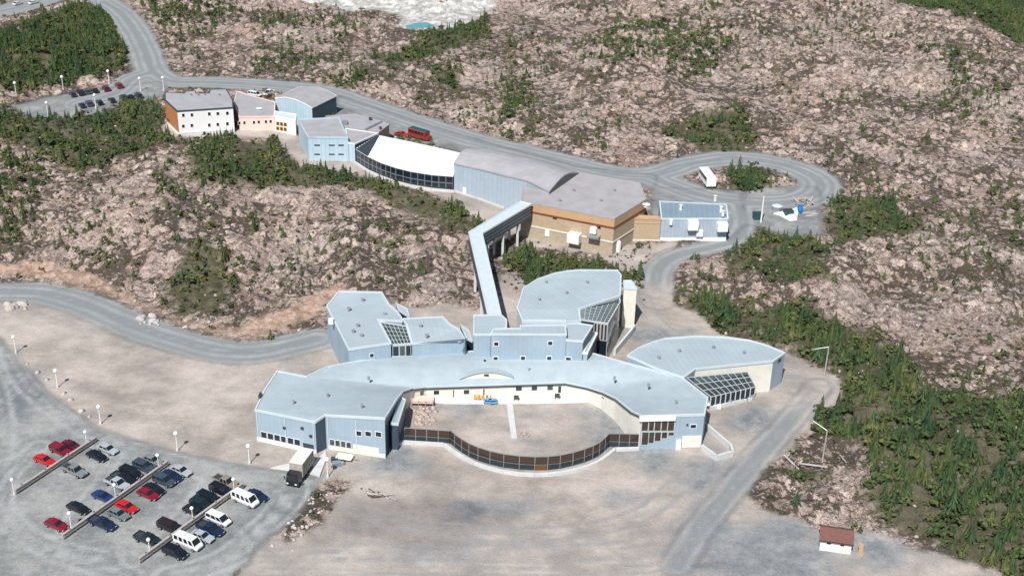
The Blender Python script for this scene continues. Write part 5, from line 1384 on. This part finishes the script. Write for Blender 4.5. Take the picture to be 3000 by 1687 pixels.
# ================================================================== RAIL FENCES
def rail_fence(p, q, label):
    a = Vector((*P(*p), 0)); b = Vector((*P(*q), 0)); L = (b-a).length; e = (b-a)/L; n_ = Vector((-e.y, e.x, 0))
    o = empty('rail_fence', a, math.atan2(e.y, e.x)); tag(o, label, 'fence', 'rail fences of the lower car park')
    k = round(L/2.6)
    for i in range(k+1):
        x = L*i/k; mb = MB(); mb.box(x-.09, -.09, -.2, x+.09, .09, 1.12); mb.build('post', [M['wood']], o)
    for y_ in (-.16, .16):
        for z_ in (.5, .95):
            for i in range(k):
                mb = MB(); mb.box(L*i/k+.02, y_-.04, z_-.1, L*(i+1)/k-.02, y_+.04, z_+.1); mb.build('rail', [M['wood']], o)
    mb = MB(); mb.box(-.1, -.22, 1.12, L+.1, .22, 1.17); mb.build('cap_board', [M['wood']], o)
    for i in range(0, k, 2):
        mb = MB(); x = L*(i+.5)/k; mb.box(x-.12, -.1, 1.18, x+.12, .1, 1.5); mb.build('socket_box', [M['galv']], o)
rail_fence((48, 1448), (280, 1296), 'far-left rail fence of the lower car park with a lamp at each end')
rail_fence((187, 1580), (490, 1366), 'middle rail fence of the lower car park between two car rows')
rail_fence((410, 1650), (712, 1430), 'near-right rail fence of the lower car park beside the white vans')
# ================================================================== LAMPS
def lamp_proto():
    o = empty('lamp_post')
    mb = MB(); mb.cyl((0, 0, 0), (0, 0, 3.5), .11, .08, 8); mb.build('pole', [M['white']], o)
    mb = MB(); mb.ball((0, 0, 3.8), .42, 10); mb.build('globe', [M['lampglass']], o)
    mb = MB(); mb.cyl((0, 0, -.2), (0, 0, .45), .28, .22, 8); mb.build('base', [M['concrete']], o)
    return o
LP0 = lamp_proto(); used = [False]
def lamp(px, py, label, group, s=1.0):
    if not used[0]: o = LP0; used[0] = True
    else:
        o = LP0.copy(); COL.objects.link(o)
        for ch in LP0.children: c = ch.copy(); COL.objects.link(c); c.parent = o
    x, y = P(px, py); o.location = (x, y, hz(x, y)); o.scale = (s, s, s)
    tag(o, label, 'lamp post', group)
GL = 'white globe lamps along the berm between road and sand yard'
for (x, y), w_ in zip(((47, 1034), (169, 1134), (295, 1241), (520, 1320), (731, 1357)), ('leftmost, above the big grey road bend', 'second from left, beside pale boulders', 'third from left, above the far rail fence', 'fourth from left, alone by the lot edge', 'nearest the white base of the main building')):
    lamp(x, y, 'white globe lamp on the berm, ' + w_, GL)
GL = 'white globe lamps on the rail fences'
for (x, y), w_ in zip(((42, 1448), (255, 1307), (340, 1463), (209, 1547), (466, 1376), (687, 1446), (566, 1532), (440, 1625)),
        ('near end of the far-left fence', 'far end of the far-left fence', 'midway along the middle fence', 'near end of the middle fence', 'far end of the middle fence', 'far end of the near-right fence', 'midway along the near-right fence', 'near end of the near-right fence')):
    lamp(x, y, 'white globe lamp at the ' + w_ if 'end' in w_ else 'white globe lamp ' + w_, GL, .82)
lamp(960, 1397, 'white globe lamp right of the concrete loading ramp', 'globe lamps by the dock')
GL = 'white globe lamps round the upper lot'
for (x, y), w_ in zip(((49, 287), (186, 266), (320, 246), (141, 341), (281, 318), (480, 266), (412, 268)), ('left edge, at the far left', 'back edge, left of the cars', 'back edge, behind the maroon car', 'front edge, at the left', 'front edge, in the middle', 'edge beside the green island', 'right end by the junction')):
    lamp(x, y, 'white globe lamp on the upper lot ' + w_, GL, 1.15)
# tall poles
def tall(name, px, py, h, arm, label, mat='wood', armmat='white', cat='light pole', r=.17):
    x, y = P(px, py); z = hz(x, y); o = empty(name, (x, y, z)); tag(o, label, cat)
    mb = MB(); mb.cyl((0, 0, -.3), (0, 0, h), r, r*.7, 8); mb.build('pole', [M[mat]], o)
    if arm:
        ax_, ay_ = P(arm[0], arm[1], z + h); mb = MB(); mb.cyl((0, 0, h-.1), (ax_-x, ay_-y, h+.1), .10, .07, 6); mb.build('arm', [M[armmat]], o)
        mb = MB(); mb.box(ax_-x-.45, ay_-y-.18, h-.02, ax_-x+.2, ay_-y+.18, h+.18); mb.build('lamp_head', [M['galv']], o)
tall('light_pole', 2409, 1353, 7.0, (2380, 1232), 'tall brown pole with a long white lamp arm by the fallen logs')
tall('light_pole', 2415, 1102, 7.0, (2384, 1024), 'tall pole with a lamp arm among the spruces behind the right wing')
tall('light_pole', 2229, 652, 7.4, None, 'thick white pole beside the dark green container', 'white', cat='pole', r=.22)
tall('utility_pole', 2030, 790, 6.5, None, 'thin grey pole in the scrub beside the service road', 'wood', cat='pole', r=.1)
# ================================================================== SHED, BOARD, CONTAINER
sh = empty('garden_shed'); A_ = Vector((*P(2400, 1610), 0)); B_ = Vector((*P(2491, 1623), 0)); L = (B_-A_).length; e = (B_-A_)/L
sh.location = (A_.x, A_.y, 0); sh.rotation_euler = (0, 0, math.atan2(e.y, e.x)); tag(sh, 'small white shed with a brown shingled gable roof', 'shed')
dp = 3.6
mb = MB(); mb.box(0, 0, -.1, L, dp, 2.35); mb.tri((0, 0, 2.35), (0, dp/2, 3.35), (0, dp, 2.35)); mb.tri((L, 0, 2.35), (L, dp, 2.35), (L, dp/2, 3.35)); mb.build('wall', [M['white']], sh)
for y0, z0, y1, z1 in ((-.35, 2.22, dp/2, 3.45), (dp/2, 3.45, dp+.35, 2.22)):
    mb = MB(); mb.loft([(-.25, y0, z0), (L+.25, y0, z0), (L+.25, y1, z1), (-.25, y1, z1)], [(-.25, y0, z0+.1), (L+.25, y0, z0+.1), (L+.25, y1, z1+.1), (-.25, y1, z1+.1)]); mb.build('roof', [M['shingle']], sh)
for u in (.27, .70):
    mb = MB(); mb.box(L*u-.32, -.05, 1.45, L*u+.32, .02, 1.95); mb.build('window', [M['glass']], sh)
mb = MB(); mb.box(-.3, -.45, 2.1, L+.3, -.33, 2.24); mb.build('gutter', [M['darkmetal']], sh)
mb = MB(); X, Y = P(2521, 1625); mb.box(-.42, -.05, 0, .42, .05, 2.5); mb.box(-.42, .05, .2, -.32, .5, .3); mb.box(.32, .05, .2, .42, .5, .3)
o = mb.build('plywood_board', [M['newwood']]); o.location = (X, Y, 0); o.rotation_euler = (.12, 0, -.9); tag(o, 'upright bare plywood board standing right of the white shed', 'board')
X, Y = P(2217, 642); o = empty('waste_container', (X, Y, hz(X, Y)), .1); tag(o, 'dark green waste container left of the thick white pole', 'container')
mb = MB(); mb.loft([(-1, -.8, 0), (1, -.8, 0), (1, .8, 0), (-1, .8, 0)], [(-1.1, -.9, 1.7), (1.1, -.9, 1.7), (1.1, .9, 1.7), (-1.1, .9, 1.7)]); mb.build('bin', [M['green']], o)
mb = MB(); mb.box(-1.15, -.95, 1.7, 1.15, .95, 1.82); mb.build('lid', [M['darkmetal']], o)
X, Y = P(2308, 634); o = empty('waste_container', (X, Y, hz(X, Y)), .2); tag(o, 'dark green bin behind the white tarpaulin', 'container')
mb = MB(); mb.loft([(-1.0, -.9, 0), (1.0, -.9, 0), (1.0, .9, 0), (-1.0, .9, 0)], [(-1.15, -1, 1.8), (1.15, -1, 1.8), (1.15, 1, 1.8), (-1.15, 1, 1.8)]); mb.build('bin', [M['green']], o)
mb = MB(); mb.box(-1.2, -1.05, 1.8, 1.2, 1.05, 1.9); mb.build('lid', [M['darkmetal']], o)
def lump_mesh(pts, hgt, mat, name, label, seed=1):
    r = random.Random(seed); w = N(pts); c = Vector((sum(p[0] for p in w)/len(w), sum(p[1] for p in w)/len(w), 0)); k = len(w)
    mb = MB(); rows = [[Vector((x, y, -.1)) for x, y in w]]
    for s_, z_ in ((.92, .55), (.6, .9), (.25, 1.0)):
        rows.append([c + (Vector((x, y, 0))-c)*s_*r.uniform(.85, 1.1) + Vector((0, 0, hgt*z_*r.uniform(.85, 1.15))) for x, y in w])
    ccw = outline([(x, y, 0) for x, y in w], 0)[1] > 0
    if not ccw: rows = [q[::-1] for q in rows]
    for a, b in zip(rows, rows[1:]): mb.loft([tuple(p) for p in a], [tuple(p) for p in b], 0, cap=False)
    n = len(mb.v); mb.v += [tuple(p) for p in rows[-1]]; mb.f.append(tuple(range(n, n+k))); mb.m.append(0); mb.uv.append([(0, 0)]*k)
    return tag(mb.build(name, [M[mat]]), label, name.replace('_', ' '))
lump_mesh([(2264, 627), (2285, 632), (2300, 640), (2315, 648), (2335, 645), (2338, 628), (2334, 612), (2322, 622), (2308, 632), (2290, 627)], 1.0, 'tarp', 'tarpaulin', 'crumpled white tarpaulin over a heap beside the turning loop', 3)
lump_mesh([(2337, 604), (2352, 603), (2353, 622), (2345, 627), (2338, 620)], 1.2, 'bluetarp', 'tarpaulin', 'bright blue tarpaulin bundle next to the white one', 4)
X, Y = P(2276, 616); o = empty('water_tank', (X, Y, hz(X, Y))); tag(o, 'grey tank with a pale domed lid beyond the tarpaulin', 'tank')
mb = MB(); mb.cyl((0, 0, 0), (0, 0, 1.3), 1.35, 1.35, 14); mb.build('tank', [M['galv']], o)
mb = MB(); mb.cyl((0, 0, 1.3), (0, 0, 1.6), 1.45, .7, 14); mb.build('lid', [M['trim']], o)
db = empty('debris_pile', (*P(2355, 596), 0)); tag(db, 'heap of pinkish brown scrap timber by the turning loop', 'debris pile')
for k in range(34):
    mb = MB(); L_ = rnd.uniform(.8, 2.6); mb.box(-L_/2, -.14, -.06, L_/2, .14, .06)
    q = mb.build('plank', [M[rnd.choice(['pinkrock', 'wood', 'boulder', 'wood'])]], db); q.location = (rnd.uniform(-2.6, 2.4), rnd.uniform(-2.2, 2.2), .2 + rnd.random()*.9); q.rotation_euler = (rnd.uniform(-.4, .4), rnd.uniform(-.5, .5), rnd.random()*3.1)
tp2 = empty('timber_stack', (*P(2375, 628), 0), .25); tag(tp2, 'loose pale boards lying right of the blue tarpaulin', 'timber stack')
for k in range(8):
    mb = MB(); mb.box(-1.9, -.12, -.05, 1.9, .12, .05); q = mb.build('plank', [M['boulder']], tp2); q.location = (rnd.uniform(-.5, .5), -1.2 + k*.36, .08 + .1*(k % 2)); q.rotation_euler = (0, 0, rnd.uniform(-.15, .15))
# log heap on the sand in front of the courtyard
lg = empty('log_pile', (*P(1108, 1452), 0), heading(1108, 1452, 100, 24)); tag(lg, 'low heap of weathered logs on the sand below the courtyard fence', 'log pile')
for k in range(16):
    mb = MB(); L_ = rnd.uniform(1.4, 3.4); mb.cyl((-L_/2, 0, 0), (L_/2, 0, 0), .13, .09, 6); q = mb.build('log', [M[rnd.choice(['wood', 'bark', 'boulder'])]], lg)
    q.location = (rnd.uniform(-2.8, 2.8), rnd.uniform(-.7, .7), .12 + rnd.random()*.25); q.rotation_euler = (0, rnd.uniform(-.08, .08), rnd.uniform(-.5, .5))
for k, (p, q, lb) in enumerate((((2296, 1338), (2346, 1378), 'bleached fallen log slanting down below the tall pole'), ((2338, 1355), (2424, 1377), 'long bleached fallen log at the foot of the tall pole'), ((2460, 1330), (2475, 1375), 'short bleached log at the wood edge right of the pole'))):
    a, b = P(*p), P(*q); za, zb = hz(*a) + .25, hz(*b) + .25; mb = MB(); c = ((a[0]+b[0])/2, (a[1]+b[1])/2, (za+zb)/2)
    mb.cyl((a[0], a[1], za), c, .14, .2, 7); mb.cyl(c, (b[0], b[1], zb), .2, .1, 7)
    for t in (.3, .6, .8): mb.cyl((a[0]+(b[0]-a[0])*t, a[1]+(b[1]-a[1])*t, za), (a[0]+(b[0]-a[0])*t+.6, a[1]+(b[1]-a[1])*t+.5, za+.5), .06, .02, 5)
    tag(mb.build('fallen_log', [M['boulder']]), lb, 'log')
# ================================================================== BOULDERS
def boulder(px, py, s, label, mat='boulder', group=None):
    v, f = rock_mesh(rnd.randrange(999), 8); me = np_mesh('boulder', v, f, [M[mat]]); o = link('boulder', me); x, y = P(px, py)
    o.location = (x, y, hz(x, y) + .02); o.scale = (s, s, s*.9); o.rotation_euler = (0, 0, rnd.random()*6.28); return tag(o, label, 'boulder', group)
for (x, y, s), w_ in zip(((110, 1091, 1.0), (138, 1114, .8), (188, 1153, .9), (207, 1172, 1.0), (238, 1205, 1.3), (262, 1220, .6), (80, 1066, .6)),
        ('just below the leftmost berm lamp', 'left of the second berm lamp', 'just right of the second berm lamp', 'midway between second and third berm lamps', 'largest on the berm, left of the third lamp', 'small one touching the third berm lamp', 'small one nearest the leftmost berm lamp')):
    boulder(x, y, s, 'pale boulder on the berm, ' + w_, group='boulders along the berm')
for k in range(16):
    boulder(20 + rnd.random()*55, 885 + rnd.random()*22, rnd.uniform(.7, 1.9), 'pinkish white rock in the heap below the left road bend', 'boulder' if k % 3 else 'pinkrock', 'rock heap below the left road bend')
for k in range(14):
    boulder(408 + rnd.random()*62, 925 + rnd.random()*26, rnd.uniform(.6, 1.6), 'whitish rock in the ledge above the left gravel road', 'boulder', 'whitish ledge above the left road')
for k in range(46):
    u, v = rnd.random(), rnd.random(); x, y = 1212 + u*70*(1-v*.2), 1190 + v*55
    boulder(x, y, rnd.uniform(.4, 1.1), 'pink blasted rock in the left corner of the courtyard', 'pinkrock', 'blasted rocks in the courtyard corner')
for k in range(34):
    t = rnd.random(); boulder(840 + (970-840)*(1-t) + rnd.uniform(-45, 30), 1600 - 170*(1-t) + rnd.uniform(-18, 18), rnd.uniform(.25, .7), 'small pale stone on the rough bank right of the car park', 'boulder', 'stones on the bank by the car park')
# ================================================================== COURTYARD FURNITURE
dk = empty('timber_deck', (*P(1238, 1183), .0)); tag(dk, 'small pinkish timber deck with railings in the courtyard corner', 'deck')
for k in range(9): mb = MB(); mb.box(-2.2, -1.3+k*.32, .9, 2.2, -1.3+k*.32+.28, .98); mb.build('plank', [M['pink']], dk)
for x_ in (-2.1, -.7, .7, 2.1): mb = MB(); mb.box(x_-.06, -1.35, 0, x_+.06, -1.23, 1.9); mb.build('post', [M['wood']], dk)
for z_ in (1.4, 1.85): mb = MB(); mb.box(-2.2, -1.36, z_, 2.2, -1.26, z_+.1); mb.build('rail', [M['pink']], dk)
def bench(px, py, mat, label, L_=1.6, rot=0.0):
    o = empty('picnic_table', (*P(px, py), .22), rot); tag(o, label, 'picnic table')
    mb = MB(); mb.box(-L_/2, -.35, .70, L_/2, .35, .76); mb.build('tabletop', [M[mat]], o)
    for s_ in (-1, 1): mb = MB(); mb.box(-L_/2, s_*.7-.14, .42, L_/2, s_*.7+.14, .47); mb.build('seat', [M[mat]], o)
    for s_ in (-1, 1):
        mb = MB(); mb.beam((s_*L_*.35, -.75, .05), (s_*L_*.35, .3, .7), .07, .07); mb.build('leg', [M[mat]], o)
        mb = MB(); mb.beam((s_*L_*.35, .75, .05), (s_*L_*.35, -.3, .7), .07, .07); mb.build('leg', [M[mat]], o)
bench(1428, 1181, 'playblue', 'bright blue picnic table, left one on the patio'); bench(1444, 1182, 'playblue', 'bright blue picnic table, right one on the patio', rot=.3)
for k, (x, y, m_) in enumerate(((1392, 1174, 'playorange'), (1404, 1174, 'yellow'), (1417, 1174, 'playorange'), (1430, 1174, 'yellow'), (1441, 1174, 'playorange'))):
    o = empty('garden_chair', (*P(x, y), .22), .3*k); tag(o, ['leftmost orange garden chair on the patio', 'leftmost yellow garden chair on the patio', 'middle orange garden chair on the patio', 'right-hand yellow garden chair on the patio', 'right-hand orange garden chair on the patio'][k], 'chair', 'bright chairs on the patio')
    mb = MB(); mb.box(-.3, -.3, .4, .3, .3, .46); mb.build('seat', [M[m_]], o); mb = MB(); mb.box(-.3, .26, .46, .3, .32, 1.0); mb.build('backrest', [M[m_]], o)
    for a in (-.25, .25):
        for b in (-.25, .25): mb = MB(); mb.box(a-.03, b-.03, 0, a+.03, b+.03, .4); mb.build('leg', [M['galv']], o)
for x, y, lb in ((1512, 1175, 'dark barbecue against the cream patio wall, left one'), (1632, 1170, 'dark barbecue near the right end of the patio wall')):
    o = empty('barbecue', (*P(x, y), .22)); tag(o, lb, 'barbecue')
    mb = MB(); mb.cyl((-.5, 0, .8), (.5, 0, .8), .35, .35, 8); mb.build('lid', [M['darkmetal']], o)
    for a in (-.4, .4): mb = MB(); mb.box(a-.04, -.2, 0, a+.04, .2, .6); mb.build('leg', [M['darkmetal']], o)
o = empty('fire_pit', (*P(1536, 1275), .0)); tag(o, 'round stone fire pit with brown logs right of the courtyard path', 'fire pit')
for k in range(9): mb = MB(); a = k*.7; mb.box(-.22, -.16, -.05, .22, .16, .3); q = mb.build('stone', [M['pinkrock']], o); q.location = (.9*math.cos(a), .9*math.sin(a), 0); q.rotation_euler = (0, 0, a+1.57)
for k in range(3): mb = MB(); mb.cyl((-.5, 0, .15), (.5, 0, .35), .1, .1, 6); q = mb.build('log', [M['wood']], o); q.rotation_euler = (0, 0, k*1.05)
# ================================================================== QUARRY
ex = empty('excavator', (*P(1274, 22), .1), .4); tag(ex, 'yellow excavator on the white quarry floor at the top', 'excavator')
for s_ in (-1, 1): mb = MB(); mb.loft([(-2, s_*1.3-.3, 0), (2, s_*1.3-.3, 0), (2, s_*1.3+.3, 0), (-2, s_*1.3+.3, 0)], [(-2.3, s_*1.3-.3, .8), (2.3, s_*1.3-.3, .8), (2.3, s_*1.3+.3, .8), (-2.3, s_*1.3+.3, .8)]); mb.build('track', [M['darkmetal']], ex)
mb = MB(); mb.box(-2.3, -1.4, .9, 1.5, 1.4, 2.1); mb.build('body', [M['yellow']], ex)
mb = MB(); mb.box(.2, .3, 2.1, 1.5, 1.35, 3.0); mb.build('cab', [M['car_glass']], ex)
mb = MB(); mb.beam((1.4, -.3, 1.8), (3.8, -.3, 4.2), .45, .55); mb.build('boom', [M['yellow']], ex)
mb = MB(); mb.beam((3.8, -.3, 4.2), (5.6, -.3, 1.6), .35, .4); mb.build('dipper_arm', [M['darkmetal']], ex)
mb = MB(); mb.box(5.2, -.8, .6, 6.1, .2, 1.6); mb.build('bucket', [M['darkmetal']], ex)
m, nt, bs = nmat('pond_water'); bs.inputs['Base Color'].default_value = (.12, .34, .33, 1); bs.inputs['Roughness'].default_value = .15; M['pond'] = m
pp = N([(1188, 80), (1215, 72), (1250, 70), (1272, 78), (1265, 92), (1230, 98), (1200, 94)], 0); mb = MB(); n = len(mb.v); mb.v += [(x, y, .55) for x, y in pp][::-1]; mb.f.append(tuple(range(len(pp)))); mb.m.append(0); mb.uv.append([(0, 0)]*len(pp))
tag(mb.build('pond', [M['pond']]), kind='structure')
